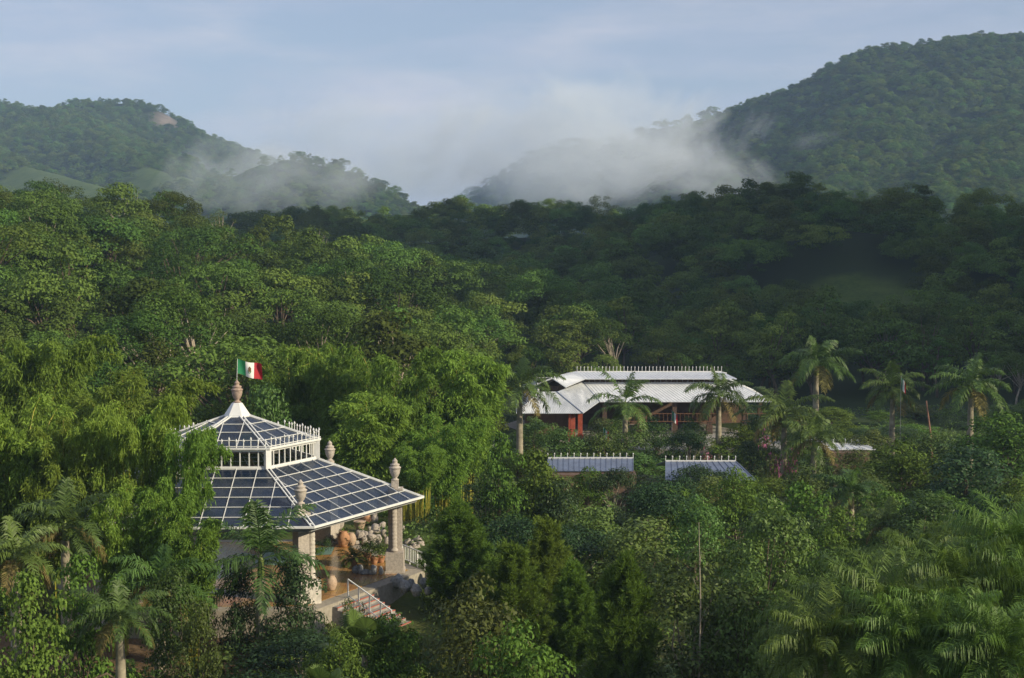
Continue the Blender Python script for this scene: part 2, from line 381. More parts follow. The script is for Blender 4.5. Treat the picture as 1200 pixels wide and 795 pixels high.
# bare grassy slopes on the far hills and the clearing on the dark slope: real ground areas
GR = [(atD(1000, 345, 300), 11, 20), (atD(100, 205, 1150), 45, 110), (atD(205, 205, 1220), 70, 70), (atD(20, 215, 1180), 30, 60), (atD(445, 243, 1400), 0.1, .1)]
GR2 = [(p.x, p.y, rx, ry) for p, rx, ry in GR]
def grassy(x, y):
    g = np.zeros(np.shape(x))
    for cx, cy, rx, ry in GR2:
        g = np.maximum(g, np.clip((1.35 + .9*fbm(x, y, rx*.9, 3) - np.hypot((x-cx)/rx, (y-cy)/ry))*2.2, 0, 1))
    return g
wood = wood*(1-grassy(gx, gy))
rk = atD(199, 150, 1735)
rock = np.clip((1.2-np.hypot((gx-rk.x)/16, (gy-rk.y+14)/28))*2, 0, 1)
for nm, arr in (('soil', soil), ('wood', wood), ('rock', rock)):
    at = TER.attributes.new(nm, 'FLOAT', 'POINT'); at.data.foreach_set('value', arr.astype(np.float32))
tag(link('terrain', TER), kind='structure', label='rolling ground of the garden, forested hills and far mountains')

def visible(px, y, pz, top=5.0, canopy=4.0, steps=72):
    """line of sight from the camera to a tree's upper crown over terrain and canopy"""
    ok = np.ones(len(px), bool)
    for t in np.linspace(.12, .985, steps):
        xx, y2 = px*t, y*t; zz = CZ + (pz+top-CZ)*t
        h = TH(xx, y2) + np.where(y2 > 165, canopy*.72, 0)
        ok &= ~((h > zz) & ((1-t)*y > 9))
    return ok

# ------------------------------------------------------------------ foliage builders
def leaves(C, Nn, size, asp=.55, rng=NR, fold=True):
    """rhombic leaves at C with normals Nn (n,3)"""
    n = len(C); Nn = Nn/np.maximum(np.linalg.norm(Nn, axis=1, keepdims=True), 1e-6)
    r = rng.normal(size=(n, 3)); T = np.cross(Nn, r); T /= np.maximum(np.linalg.norm(T, axis=1, keepdims=True), 1e-6)
    B = np.cross(Nn, T); s = (size*rng.uniform(.65, 1.35, n))[:, None]
    off = Nn*s*.12 if fold else 0
    V = np.stack([C - T*s*.5, C + B*s*asp*.5 + off, C + T*s*.5, C - B*s*asp*.5 + off], 1).reshape(-1, 3)
    return V
def strips(A, Dv, length, width, rng=NR):
    """narrow hanging leaves from A along Dv"""
    n = len(A); Dv = Dv/np.maximum(np.linalg.norm(Dv, axis=1, keepdims=True), 1e-6)
    r = rng.normal(size=(n, 3)); B = np.cross(Dv, r); B /= np.maximum(np.linalg.norm(B, axis=1, keepdims=True), 1e-6)
    Ln = (length*rng.uniform(.7, 1.3, n))[:, None]
    return np.stack([A, A + Dv*Ln*.4 + B*width/2, A + Dv*Ln, A + Dv*Ln*.4 - B*width/2], 1).reshape(-1, 3)
def quads(V): return np.arange(len(V)).reshape(-1, 4)
def clump_leaves(cs, rs, per, size, asp=.55, flat=.6, up=.25, rng=NR, fill=.15, jitter=.32):
    out = []
    for c, r in zip(cs, rs):
        k = max(6, int(per*(r*r)/1.6))
        u = rng.normal(size=(k, 3)); u /= np.linalg.norm(u, axis=1, keepdims=True)
        lo = u[:, 2] < -.35; u[lo, 2] *= -1
        rad = np.where(rng.random(k) < fill, rng.uniform(.2, .8, k), rng.uniform(.82, 1.08, k))
        # lumpy shell
        rad *= 1 + .22*np.sin(3.1*u[:,0]*2+c[0]*3)*np.cos(2.7*u[:,1]*2+c[1]*3)
        P = np.asarray(c) + u*rad[:, None]*np.array([r, r, r*flat])
        Nn = u*np.array([.8,.8,1]) + np.array([0,0,up]) + rng.normal(size=(k, 3))*jitter
        out.append(leaves(P, Nn, size, asp, rng))
    return np.concatenate(out)
def tree_mesh(seed, H, RX, leaf, per, nclump, shape='dome', trunkfrac=.4, mat_leaf=None, mat_bark=None, crad=(1.0, 1.9), flat=.6, asp=.55, limbs=7, tr=.2, lean=.5):
    """returns (trunk_mesh, crown_mesh) for a tree whose base is at the origin"""
    rg = np.random.default_rng(seed); rr = random.Random(seed)
    cs, rs = [], []
    zt = H*trunkfrac
    tries = 0
    while len(cs) < nclump and tries < 4000:
        tries += 1
        a = rr.uniform(0, 2*math.pi); q = math.sqrt(rr.random()); rad = RX*q
        if shape == 'dome': ztop = zt + (H-zt)*math.sqrt(max(0, 1-q*q*.9)); z = ztop - rr.random()**2*(ztop-zt)*.85
        elif shape == 'flat': ztop = H - (H*.16)*q*q*1.2; z = ztop - rr.random()**2.2*H*.18
        elif shape == 'tall': z = zt + (H-zt)*rr.random(); w = math.sin(math.pi*min(1, .15+.85*(z-zt)/(H-zt)))**.6; rad = RX*w*math.sqrt(rr.random())
        else: z = rr.uniform(.1*H, H); w = math.sqrt(max(.05, 1-((z-.35*H)/(.68*H))**2)); rad = RX*w*math.sqrt(rr.random())
        r = rr.uniform(*crad)*(1 if shape != 'tall' else .85)
        rad = max(0, rad-r*.35)
        rad *= 1+.24*math.sin(2*a+seed)+.16*math.sin(5*a+seed*2)
        c = (rad*math.cos(a), rad*math.sin(a), z-r*flat*.8)
        if all((c[0]-d[0])**2+(c[1]-d[1])**2+((c[2]-d[2])*1.4)**2 > (.62*r)**2 for d in cs):
            cs.append(c); rs.append(r)
    V = clump_leaves(cs, rs, per, leaf, asp, flat, rng=rg)
    cm = mesh_np('crown', V, quads(V), mat_leaf)
    t = MB(); lx, ly = rr.uniform(-lean, lean), rr.uniform(-lean, lean)
    top = Vector((lx, ly, zt*1.05)); t.tube([(0,0,-.6), (lx*.3, ly*.2, zt*.4), top], [tr*1.3, tr, tr*.8], 7)
    order = sorted(range(len(cs)), key=lambda i: -rs[i])[:limbs*2]
    for j, i in enumerate(order):
        c = Vector(cs[i]); b = top + (Vector((0,0,-1))*rr.uniform(0, .25*zt))
        mid = b.lerp(c, .5) + Vector((rr.uniform(-.4,.4), rr.uniform(-.4,.4), rr.uniform(-.1,.5)))
        t.tube([b, mid, c], [tr*.55, tr*.38, tr*.12], 5, False)
    t.tube([top, top.lerp(Vector((0,0,H*.9)), .6)], [tr*.8, tr*.2], 5, False)
    return t.mesh('trunk', mat_bark, True), cm

FOREST = []
for i, (sh, H, RX, bk) in enumerate([('dome', 11, 4.6, BARK), ('dome', 12, 5.2, BARK), ('flat', 11, 5.4, BARK), ('flat', 12, 6.2, BARK), ('dome', 9.5, 4.0, BARK), ('tall', 12.5, 3.6, BARK), ('dome', 10, 5.4, BARK), ('flat', 13, 5.0, BARK_PALE), ('dome', 13, 4.2, BARK_PALE), ('tall', 11, 3.2, BARK)]):
    FOREST.append(tree_mesh(20+i, H, RX,   (.34, .26, .42)[i % 3], (150, 230, 100)[i % 3], (22, 34, 26)[i % 3] if sh != 'tall' else 20, sh, .36, G_FOREST, bk, crad=((1.1, 2.2), (.8, 1.6), (1.2, 2.0))[i % 3], tr=.24, flat=(.6, .75, .5)[i % 3], lean=1.2) + (H, RX))
def thing_tree(name, protos, loc, sc, rz, label, cat, group=None):
    t, c = protos[0], protos[1]
    e = empty(name, loc, rz, sc if isinstance(sc, tuple) else (sc, sc, sc))
    link('trunk', t, e); link('crown', c, e); tag(e, label, cat, group); return e

# forest sampling -------------------------------------------------
def scatter(y0, y1, sp, margin, seed, jit=.48):
    rg = np.random.default_rng(seed); pts = []
    y = y0
    while y < y1:
        w = .352*y + margin; n = int(2*w/sp); xs = -w + (np.arange(n)+.5)*sp
        pts.append(np.stack([xs + rg.uniform(-jit, jit, n)*sp*1.6, y + rg.uniform(-jit, jit, n)*sp*1.6], 1)); y += sp*.9
    return np.concatenate(pts)
P1 = scatter(124, 500, 7.0, 26, 1)
z1 = TH(P1[:,0], P1[:,1])
pb = P1[:,1]; px1, py1 = topix(P1[:,0], P1[:,1], z1+10)
keep = (grassy(P1[:,0], P1[:,1]) < .4)
# valley floor behind the buildings stays garden
flr = (z1 < -1.2) & (P1[:,1] < 205) & (px1 > 560)
keep &= ~flr
keep &= ~((P1[:,1] < 175) & (px1 > 560)) & ~((P1[:,1] < 150) & (px1 > 420))
keep &= visible(P1[:,0], P1[:,1], z1, 13.0)
P1 = P1[keep]; z1 = z1[keep]
size1 = 1/P1[:,1]
order = np.argsort(-size1)
rg = np.random.default_rng(5)
sc1 = rg.uniform(.58, 1.2, len(P1)); kind1 = rg.integers(0, len(FOREST), len(P1)); rz1 = rg.uniform(0, 6.28, len(P1))
print('forest near', len(P1))
IND = order[:286]; REST = order[286:]
first = {}
for j in IND:
    x, y = P1[j]; k = int(kind1[j]); px, py = topix(x, y, z1[j]+9)
    if px < 300: lab = 'dense green tree in the forest on the left hillside'; g = 'trees on the left hillside'
    elif px < 620: lab = 'sunlit yellow-green tree on the hillside behind the glass pavilion'; g = 'trees on the sunlit hillside'
    else: lab = 'dark green forest tree on the slope behind the white-roofed building'; g = 'trees behind the long building'
    s = sc1[j]
    e = thing_tree('forest_tree', FOREST[k], (x, y, z1[j]-.3), (s*rg.uniform(.9,1.15), s*rg.uniform(.9,1.15), s), rz1[j], lab, 'tree', g)
    if k not in first: first[k] = e
crown_objs = [next(c for c in first[k].children if c.name.startswith('crown')) if k in first else None for k in range(len(FOREST))]
crown_objs = [c for c in crown_objs if c]

def forest_stuff(name, P, z, sc, label, seed, kindmax=None):
    rg = np.random.default_rng(seed)
    me = bpy.data.meshes.new(name); me.vertices.add(len(P))
    co = np.concatenate([P, z[:, None]], 1).astype(np.float32); me.vertices.foreach_set('co', co.ravel())
    for nm, arr in (('rotz', rg.uniform(0, 6.28, len(P))), ('size', sc)):
        a = me.attributes.new(nm, 'FLOAT', 'POINT'); a.data.foreach_set('value', np.asarray(arr, np.float32))
    a = me.attributes.new('pick', 'INT', 'POINT'); a.data.foreach_set('value', rg.integers(0, len(crown_objs), len(P)).astype(np.int32))
    o = link(name, me); ng = bpy.data.node_groups.new(name, 'GeometryNodeTree')
    ng.interface.new_socket('Geometry', in_out='INPUT', socket_type='NodeSocketGeometry'); ng.interface.new_socket('Geometry', in_out='OUTPUT', socket_type='NodeSocketGeometry')
    n = ng.nodes.new; l = ng.links.new
    gi = n('NodeGroupInput'); go = n('NodeGroupOutput'); iop = n('GeometryNodeInstanceOnPoints'); j = n('GeometryNodeGeometryToInstance')
    for c in reversed(crown_objs):
        oi = n('GeometryNodeObjectInfo'); oi.inputs[0].default_value = c; oi.transform_space = 'ORIGINAL'; l(oi.outputs['Geometry'], j.inputs[0])
    def attr(nm, ty='FLOAT'):
        q = n('GeometryNodeInputNamedAttribute'); q.data_type = ty; q.inputs[0].default_value = nm; return q.outputs[0]
    cx = n('ShaderNodeCombineXYZ'); l(attr('rotz'), cx.inputs[2])
    m2p = n('GeometryNodeMeshToPoints'); l(gi.outputs[0], m2p.inputs[0])
    l(m2p.outputs[0], iop.inputs['Points']); l(j.outputs[0], iop.inputs['Instance']); iop.inputs['Pick Instance'].default_value = True
    l(attr('pick', 'INT'), iop.inputs['Instance Index']); l(cx.outputs[0], iop.inputs['Rotation']); l(attr('size'), iop.inputs['Scale'])
    l(iop.outputs[0], go.inputs[0])
    # each source becomes one instance
    jn = n('GeometryNodeJoinGeometry')
    for lk in list(ng.links):
        if lk.to_node == j: ng.links.remove(lk)
    ois = [x for x in ng.nodes if x.bl_idname == 'GeometryNodeObjectInfo']
    for oi in ois: oi.inputs['As Instance'].default_value = True; l(oi.outputs['Geometry'], jn.inputs[0])
    for lk in list(ng.links):
        if lk.to_node == iop and lk.to_socket.name == 'Instance': ng.links.remove(lk)
    l(jn.outputs[0], iop.inputs['Instance']); ng.nodes.remove(j)
    md = o.modifiers.new('scatter', 'NODES'); md.node_group = ng
    tag(o, label, 'forest', kind='stuff'); return o
forest_stuff('hillside_forest', P1[REST], z1[REST]-.3, sc1[REST], 'continuous dark forest covering the middle ridge beyond the valley', 11)
# far mountains
P2 = scatter(700, 1850, 7.6, 60, 2); z2 = TH(P2[:,0], P2[:,1])
k2 = (grassy(P2[:,0], P2[:,1]) < .45 + .6*np.random.default_rng(4).random(len(P2))**3) & (np.hypot((P2[:,0]-rk.x)/16, (P2[:,1]-rk.y+14)/28) > 1)
P2 = P2[k2]; z2 = z2[k2]; v2 = visible(P2[:,0], P2[:,1], z2, 18.0); P2 = P2[v2]; z2 = z2[v2]
P3 = scatter(1850, 3100, 16, 60, 3); z3 = TH(P3[:,0], P3[:,1]); v3 = visible(P3[:,0], P3[:,1], z3, 25.0); P3 = P3[v3]; z3 = z3[v3]
print('forest far', len(P2), len(P3))
PF = np.concatenate([P2, P3]); zF = np.concatenate([z2, z3])
scF = np.concatenate([np.random.default_rng(8).uniform(.7, 1.15, len(P2)), np.random.default_rng(9).uniform(.9, 1.5, len(P3))])
forest_stuff('mountain_forest', PF, zF-4.5, scF, 'unbroken forest cover on the far hazy mountains', 12)

# ------------------------------------------------------------------ haze and mist
def volmat(name, col, dens, aniso=0):
    m, t, out = newmat(name); p = t.nodes.new('ShaderNodeVolumePrincipled'); p.inputs['Color'].default_value = (*col, 1)
    p.inputs['Density'].default_value = dens; p.inputs['Anisotropy'].default_value = aniso
    t.links.new(p.outputs[0], out.inputs['Volume']); return m
hb = MB(); hb.box((0, 1900, 140), (8200, 5600, 400))
tag(hb.build('haze', volmat('haze', (.50, .70, 1.0), .00019)), 'pale blue air between here and the mountains', 'haze', kind='stuff')
def mistmat(name, dens, nscale, thr, seed, soft=.30):
    m, t, out = newmat(name); n = t.nodes.new; l = t.links.new
    tc = n('ShaderNodeTexCoord'); geo = n('ShaderNodeNewGeometry')
    mpg = n('ShaderNodeMapping'); mpg.inputs['Location'].default_value = (seed, seed*.7, 0); mpg.inputs['Scale'].default_value = (1, 1, 1.25)
    l(geo.outputs['Position'], mpg.inputs[0])
    nz = n('ShaderNodeTexNoise'); nz.inputs['Scale'].default_value = nscale; nz.inputs['Detail'].default_value = 8; nz.inputs['Roughness'].default_value = .68; nz.inputs['Distortion'].default_value = 1.4
    l(mpg.outputs[0], nz.inputs['Vector'])
    ln = n('ShaderNodeVectorMath'); ln.operation = 'LENGTH'; l(tc.outputs['Object'], ln.inputs[0])
    # density = clamp((noise - thr) + (1-r)*k)
    fo = n('ShaderNodeMapRange'); fo.inputs[1].default_value = 1.0; fo.inputs[2].default_value = .45; fo.inputs[3].default_value = -.38; fo.inputs[4].default_value = .03
    l(ln.outputs['Value'], fo.inputs[0])
    ad = n('ShaderNodeMath'); ad.operation = 'ADD'; l(nz.outputs[0], ad.inputs[0]); l(fo.outputs[0], ad.inputs[1])
    mr = n('ShaderNodeMapRange'); mr.inputs[1].default_value = thr; mr.inputs[2].default_value = thr+soft; mr.inputs[4].default_value = dens; l(ad.outputs[0], mr.inputs[0])
    p = n('ShaderNodeVolumePrincipled'); p.inputs['Color'].default_value = (.90, .95, 1.0, 1); p.inputs['Anisotropy'].default_value = 0.0
    l(mr.outputs[0], p.inputs['Density']); l(p.outputs[0], out.inputs['Volume']); m.cycles.volume_step_rate = .6 if hasattr(m, 'cycles') and hasattr(m.cycles, 'volume_step_rate') else 1
    return m
def mist(px, py, D, wpx, hpx, depth, dens, nscale, thr, seed, label, soft=.28):
    c = atD(px, py, D); k = D/F
    bpy_me = MB(); 
    n = 20; prof = [(math.sin(math.pi*i/12)*1.0, -math.cos(math.pi*i/12)) for i in range(1, 12)]
    bpy_me.lathe(prof, n=n)
    o = bpy_me.build('mist_bank', mistmat('mist', dens, nscale, thr, seed, soft), None, c)
    o.scale = (wpx/2*k, depth/2, hpx/2*k); return tag(o, label, 'mist', kind='stuff')
mist(670, 172, 1330, 720, 260, 340, .020, .0105, .435, 3, 'thick cloud bank filling the gap between the mountains', .20)
mist(700, 195, 1120, 480, 180, 160, .016, .015, .46, 21, 'torn mist before the dark shoulder at the foot of the right-hand mountain', .22)
mist(840, 200, 960, 300, 150, 140, .016, .019, .48, 9, 'thin wisp of mist rising before the right-hand mountain', .24)
mist(310, 212, 1040, 500, 150, 150, .012, .015, .46, 17, 'thin pale mist drifting before the rounded left hill', .24)
mist(260, 190, 1480, 300, 110, 160, .010, .011, .44, 29, 'faint mist in the saddle between the two left hills', .26)
mist(520, 172, 2000, 800, 240, 300, .012, .005, .41, 5, 'pale cloud hanging over the far end of the valley', .26)
mist(990, 172, 1120, 260, 60, 80, .008, .02, .48, 41, 'small scrap of mist on the flank of the right-hand mountain', .26)

# ------------------------------------------------------------------ glass pavilion
PC = Vector((-15.73, 84.71, 0)); YAW = .5477
def hx(k, r, z=0.0):
    a = YAW + k*math.pi/3; return Vector((r*math.sin(a), -r*math.cos(a), z))
pav = empty('glass_pavilion', PC)
tag(pav, 'six-sided pavilion with a blue glass roof, white glazing bars, stone columns and an amber floor', 'pavilion')
def frustum_faces(r0, z0, r1, z1, rows, sp, glass, bars, bw=.032, skiplo=None):
    """cells and glazing bars on the six trapezoid faces between ring (r0,z0) and ring (r1,z1)"""
    ca = math.cos(math.pi/6)
    for k in range(6):
        a = YAW + (k+.5)*math.pi/3; m = Vector((math.sin(a), -math.cos(a), 0)); t = Vector((math.cos(a), math.sin(a), 0))
        def P(u, v, off=0): 
            r = r0+(r1-r0)*v; n = Vector((m.x*(z0-z1), m.y*(z0-z1), (r1-r0)*ca)).normalized()
            return m*(r*ca) + t*u + Vector((0, 0, z0+(z1-z0)*v)) + n*off
        hw = lambda v: (r0+(r1-r0)*v)/2
        us = [-hw(1)] + [u for u in np.arange(-20.5*sp, 21*sp, sp) if abs(u) < hw(1)-.12] + [hw(1)]
        for i in range(rows):
            v0, v1 = i/rows, (i+1)/rows
            for u0, u1 in zip(us[:-1], us[1:]):
                poly = [(u0, v0), (u1, v0), (u1, v1), (u0, v1)]
                for sgn in (1, -1):
                    out = []
                    for (p, q) in zip(poly, poly[1:]+poly[:1]):
                        f = lambda c: hw(c[1]) - sgn*c[0]
                        fp, fq = f(p), f(q)
                        if fp >= -1e-9: out.append(p)
                        if (fp > 1e-9 and fq < -1e-9) or (fp < -1e-9 and fq > 1e-9):
                            s_ = fp/(fp-fq); out.append((p[0]+(q[0]-p[0])*s_, p[1]+(q[1]-p[1])*s_))
                    poly = out
                    if len(poly) < 3: break
                if len(poly) >= 3:
                    ar = abs(sum(p[0]*q[1]-q[0]*p[1] for p, q in zip(poly, poly[1:]+poly[:1])))
                    if ar > .002: glass.add([P(u, v) for u, v in poly], [tuple(range(len(poly)))])
            if i: bars.bar(P(-hw(v0), v0, .03), P(hw(v0), v0, .03), bw, .05, m)
        for u in us[1:-1]:
            vmin = 0 if abs(u) < hw(0) else (abs(u)*2-r0)/(r1-r0)
            bars.bar(P(u, vmin, .03), P(u, 1, .03), bw, .052, m)
        bars.bar(P(-hw(1), 1, .02), P(hw(1), 1, .02), .09, .12)
        bars.bar(P(-hw(0), 0, .02), P(hw(0), 0, .02), .09, .12)
        for sg in (-1, 1):
            o_ = sg*-.11
            bars.bar(P(sg*hw(0)+o_, 0, .04), P(sg*hw(1)+o_, 1, .04), .06, .08)
g, b = MB(), MB(); frustum_faces(4.55, 6.50, 10.63, 4.24, 6, 1.14, g, b)
lr = g.build('lower_roof', GLASS, pav); b.build('glazing_bars', WHITE, lr)
g, b = MB(), MB(); frustum_faces(.68, 9.0, 4.70, 7.60, 4, 1.14, g, b)
ur = g.build('upper_roof', GLASS, pav); b.build('glazing_bars', WHITE, ur)
cr = MB(); fr = MB(); post = MB(); tr_ = MB()
for k in range(6):
    A, B = hx(k, 4.74), hx(k+1, 4.74); n = 12
    for i in range(n):
        p = A.lerp(B, (i+.5)/n); h = .34 if i % 3 else .44
        cr.box((p.x, p.y, 7.66+h/2), (.035, .025, h), YAW); cr.lathe([(.035, 0), (.06, .06), (.005, .19)], (p.x, p.y, 7.66+h), 6)
    cr.bar(A+Vector((0,0,7.76)), B+Vector((0,0,7.76)), .03, .04)
    cr.bar(A+Vector((0,0,7.64)), B+Vector((0,0,7.64)), .08, .10)
    A, B = hx(k, 4.52), hx(k+1, 4.52)
    for i in range(1, 9): 
        p = A.lerp(B, i/9); fr.bar(p+Vector((0,0,6.60)), p+Vector((0,0,7.52)), .06, .06, (B-A))
    fr.bar(A+Vector((0,0,6.58)), B+Vector((0,0,6.58)), .1, .12); fr.bar(A+Vector((0,0,7.5)), B+Vector((0,0,7.5)), .1, .12)
    post.box((A.x, A.y, 7.05), (.32, .32, 1.05), YAW+k*math.pi/3)
    # interior trusses
    for r, z in ((4.4, 6.45), (7.4, 5.25), (10.2, 4.15)):
        tr_.bar(hx(k, r, z-.12), hx(k+1, r, z-.12), .07, .12)
    tr_.bar(hx(k, .6, 8.8), hx(k, 4.4, 7.45), .08, .14); tr_.bar(hx(k, 4.4, 6.38), hx(k, 10.3, 4.14), .09, .16)
    tr_.bar(hx(k, 4.4, 6.3), hx(k, 9.0, 4.3), .05, .08)
    m0 = hx(k, 4.4, 6.3).lerp(hx(k+1, 4.4, 6.3), .5); m1 = hx(k, 10.2, 4.0).lerp(hx(k+1, 10.2, 4.0), .5); tr_.bar(m0, m1, .06, .1)
cr.build('roof_cresting', WHITE, ur)
dr = fr.build('lantern_frame', WHITE, pav); post.build('corner_posts', WHITE, dr)
tr_.build('roof_truss', STEEL, pav)
c_ = MB(); c_.lathe([(.80, 8.93), (.80, 9.0), (.76, 9.03), (.30, 9.72), (.26, 9.74)], n=6)
m = Matrix.Rotation(YAW - math.pi/2, 4, 'Z'); c_.v = [tuple(m @ Vector(v)) for v in c_.v]
cap = c_.build('roof_cap', WHITE, pav)
URN = [(.16,0),(.22,.02),(.22,.07),(.13,.11),(.12,.16),(.19,.24),(.27,.42),(.31,.62),(.31,.70),(.35,.72),(.35,.77),(.27,.80),(.24,.88),(.27,.90),(.27,.94),(.15,.99),(.13,1.08),(.16,1.10),(.14,1.16),(.07,1.24),(.02,1.30)]
u = MB(); u.lathe(URN, (0,0,9.74), 14); u.build('stone_urn', STONE_PINK, pav, smooth=True)
for k in range(6):
    a = YAW + k*math.pi/3; c = hx(k, 9.0); m = Matrix.Rotation(a, 3, 'Z')   # local x = tangent, local -y = outward
    sd = 1 if k in (0, 2, 4) else -1
    q = MB(); q.box((c.x, c.y, 2.95), (.62, .78, 3.5), a); q.box((c.x, c.y, 4.74), (.74, .9, .12), a)
    q.box((c.x, c.y, 5.0), (.40, .40, .46), a)
    col = q.build('column', STONE, pav)
    q = MB(); cc = c + m @ Vector((sd*.62, 0.05, 0))
    prof = [(.24, 1.24), (.24, 1.34)] + [(.185 + .012*math.cos(i*1.6), 1.36 + i*.055) for i in range(58)] + [(.25, 4.56), (.27, 4.66)]
    q.lathe(prof, cc, 14); q.build('round_shaft', PLASTER if k == 0 else STONE, col, smooth=True)
    q = MB(); pc = c + m @ Vector((sd*.26, 0, 0))
    z0 = -1.5 if k == 0 else -.05
    q.box((pc.x, pc.y, (z0+1.2)/2), (1.30, 1.02, 1.2-z0), a)
    if k: q.box((pc.x, pc.y, .06), (1.42, 1.14, .12), a)
    q.build('plinth', PLASTER if k == 0 else STONE, col)
    q = MB(); q.lathe(URN, (c.x, c.y, 5.22), 14); q.build('stone_urn', STONE, col, smooth=True)
hexp = lambda r: [(hx(k, r).x, hx(k, r).y) for k in range(6)]
q = MB(); q.prism(hexp(10.7), -2.2, -.03); base = q.build('terrace_base', FLAGST, pav)
q = MB(); q.prism(hexp(9.75), -.02, 0.0); fl = q.build('floor', FLOOR, pav)
mos1 = MB(); mos2 = MB()
def flat(mb, pts):
    P = [atZ(x, y, 0.006) - PC for x, y in pts]; mb.add(P, [tuple(range(len(P)))])
flat(mos1, [(296,661),(312,644),(338,655),(330,663)]); flat(mos1, [(352,643),(392,641),(388,650),(348,652)]); flat(mos1, [(268,657),(284,648),(300,650),(284,660)])
flat(mos2, [(334,662),(341,651),(352,657),(346,664)]); flat(mos2, [(300,648),(309,643),(302,654)])
mos1.build('teal_mosaic', mat('teal_tiles', (.22, .36, .32), .3, .2, 6), fl); mos2.build('maroon_mosaic', mat('maroon_tiles', (.34, .13, .09), .3, .2, 6), fl)
# steps on the right-hand side
OUT = Vector((math.sin(YAW+math.pi/6), -math.cos(YAW+math.pi/6), 0)); TAN = Vector((OUT.y*-1, OUT.x, 0))
ap = 10.7*math.cos(math.pi/6); sc_ = TAN*(-2.1)
stp = empty('garden_steps', PC + OUT*ap + sc_, 0); tag(stp, 'red-edged concrete steps going down from the pavilion terrace', 'steps')
ang = math.atan2(TAN.y, TAN.x); q = MB(); q2 = MB(); n = 8
for i in range(n):
    z = -.03 - .17*(i+1); d = .34*i
    q.box(OUT*(d+.17+.001*i) + Vector((0,0,(z-2.0)/2)), (3.4, .34, 2.0+z), ang)
    q2.box(OUT*(d+.30+.02) + Vector((0,0,z-.02)), (3.42, .06, .04), ang)
    q2.box(OUT*(d-.012) + Vector((0,0,z+.085-.03)), (3.42, .02, .06), ang)
q.build('concrete_steps', CONC, stp); q2.build('red_nosing', REDP, stp)
def railing(name, A, B, h, npost, lab, bal=0, mid=True):
    o = empty(name, A); tag(o, lab, 'railing', 'white metal railings by the pavilion'); B = B - A; A = Vector((0,0,0)); q = MB(); U = Vector((0,0,1))
    for i in range(npost):
        p = A.lerp(B, i/(npost-1)); q.bar(p - U*.1, p+U*h, .06, .06, (B-A))
    q.build('posts', WHITE, o); q = MB(); q.bar(A+U*h, B+U*h, .06, .05)
    if mid: q.bar(A+U*.12, B+U*.12, .05, .05)
    if bal:
        for i in range(1, bal): p = A.lerp(B, i/bal); q.bar(p+U*.12, p+U*h, .03, .03, (B-A))
    q.build('rails', WHITE, o)
E0 = PC + OUT*(ap-.05) + sc_ + Vector((0,0,-.03)); E1 = E0 + OUT*2.75 + Vector((0,0,-1.36))
E0 = E0 + TAN*-.2; E1 = E1 + TAN*-.2
railing('step_railing', E0, E1, 1.0, 5, 'white handrail slanting down the red-edged steps', 0)
railing('terrace_railing', atZ(471.5, 657, -.03), atZ(498, 668, -.03), .95, 4, 'short white railing behind the right-hand stone column', 14)

# flag on the roof
fp = PC + Vector((0, 0, 11.0)); fl_ = empty('flag', fp); tag(fl_, 'green, white and red flag flying from the urn on top of the glass roof', 'flag')
q = MB(); q.tube([(0,0,0), (.05,0,1.26)], .016, 6); q.build('pole', WHITE, fl_)
FG = mat('flag_green', (.02, .22, .09), .7, .05); FW = mat('flag_white', (.72, .72, .70), .7, .03); FR = mat('flag_red', (.40, .012, .025), .7, .05)
nu, nv = 24, 10; vs = []; fs = []; mi = []
def fpnt(u, v):
    x = .05 + u*1.38; return (x*.98, .10*math.sin(u*8.5+v*1.6)*(.4+1.3*u) + u*.30, .42 + v*.82 - .50*u**1.3*(1.1-.25*v) - .12*math.sin(u*5)*u)
for i in range(nu+1):
    for j in range(nv+1): vs.append(fpnt(i/nu, j/nv))
for i in range(nu):
    for j in range(nv): fs.append((i*(nv+1)+j, (i+1)*(nv+1)+j, (i+1)*(nv+1)+j+1, i*(nv+1)+j+1)); mi.append(int(3*i/nu))
me = bpy.data.meshes.new('cloth'); me.from_pydata(vs, [], fs)
for m_ in (FG, FW, FR): me.materials.append(m_)
me.polygons.foreach_set('material_index', mi); me.polygons.foreach_set('use_smooth', [True]*len(fs)); clo = link('cloth', me, fl_)
def onflag(pts, off):
    out = []
    for u, v in pts:
        p = Vector(fpnt(u, v)); out.append(p + Vector((0, off, 0)))
    return out
EM1 = mat('emblem_brown', (.16, .09, .04), .8, .2, 30); EM2 = mat('emblem_green', (.08, .22, .10), .8, .1, 30)
# eagle on a cactus with a wreath below, on both faces of the cloth
body = [(.445,.58),(.465,.66),(.49,.72),(.515,.74),(.535,.70),(.52,.66),(.545,.68),(.565,.62),(.56,.50),(.545,.42),(.53,.38),(.50,.40),(.48,.36),(.455,.44)]
for off in (-.012, .012):
    q = MB(); q.add(onflag(body, off), [tuple(range(len(body)))]); q.build('eagle_emblem', EM1, clo)
    q = MB(); w = []
    for i in range(11):
        t = math.pi*(1.02 + .96*i/10); w.append((.5+.075*math.cos(t), .50+.22*math.sin(t)))
    w2 = [(.5+(x-.5)*.72, .5+(y-.5)*.72) for x, y in w[::-1]]
    vv = onflag(w + w2, off*1.05); q.add(vv, [(i, i+1, 20-i, 21-i) for i in range(10)]); q.build('wreath_emblem', EM2, clo)

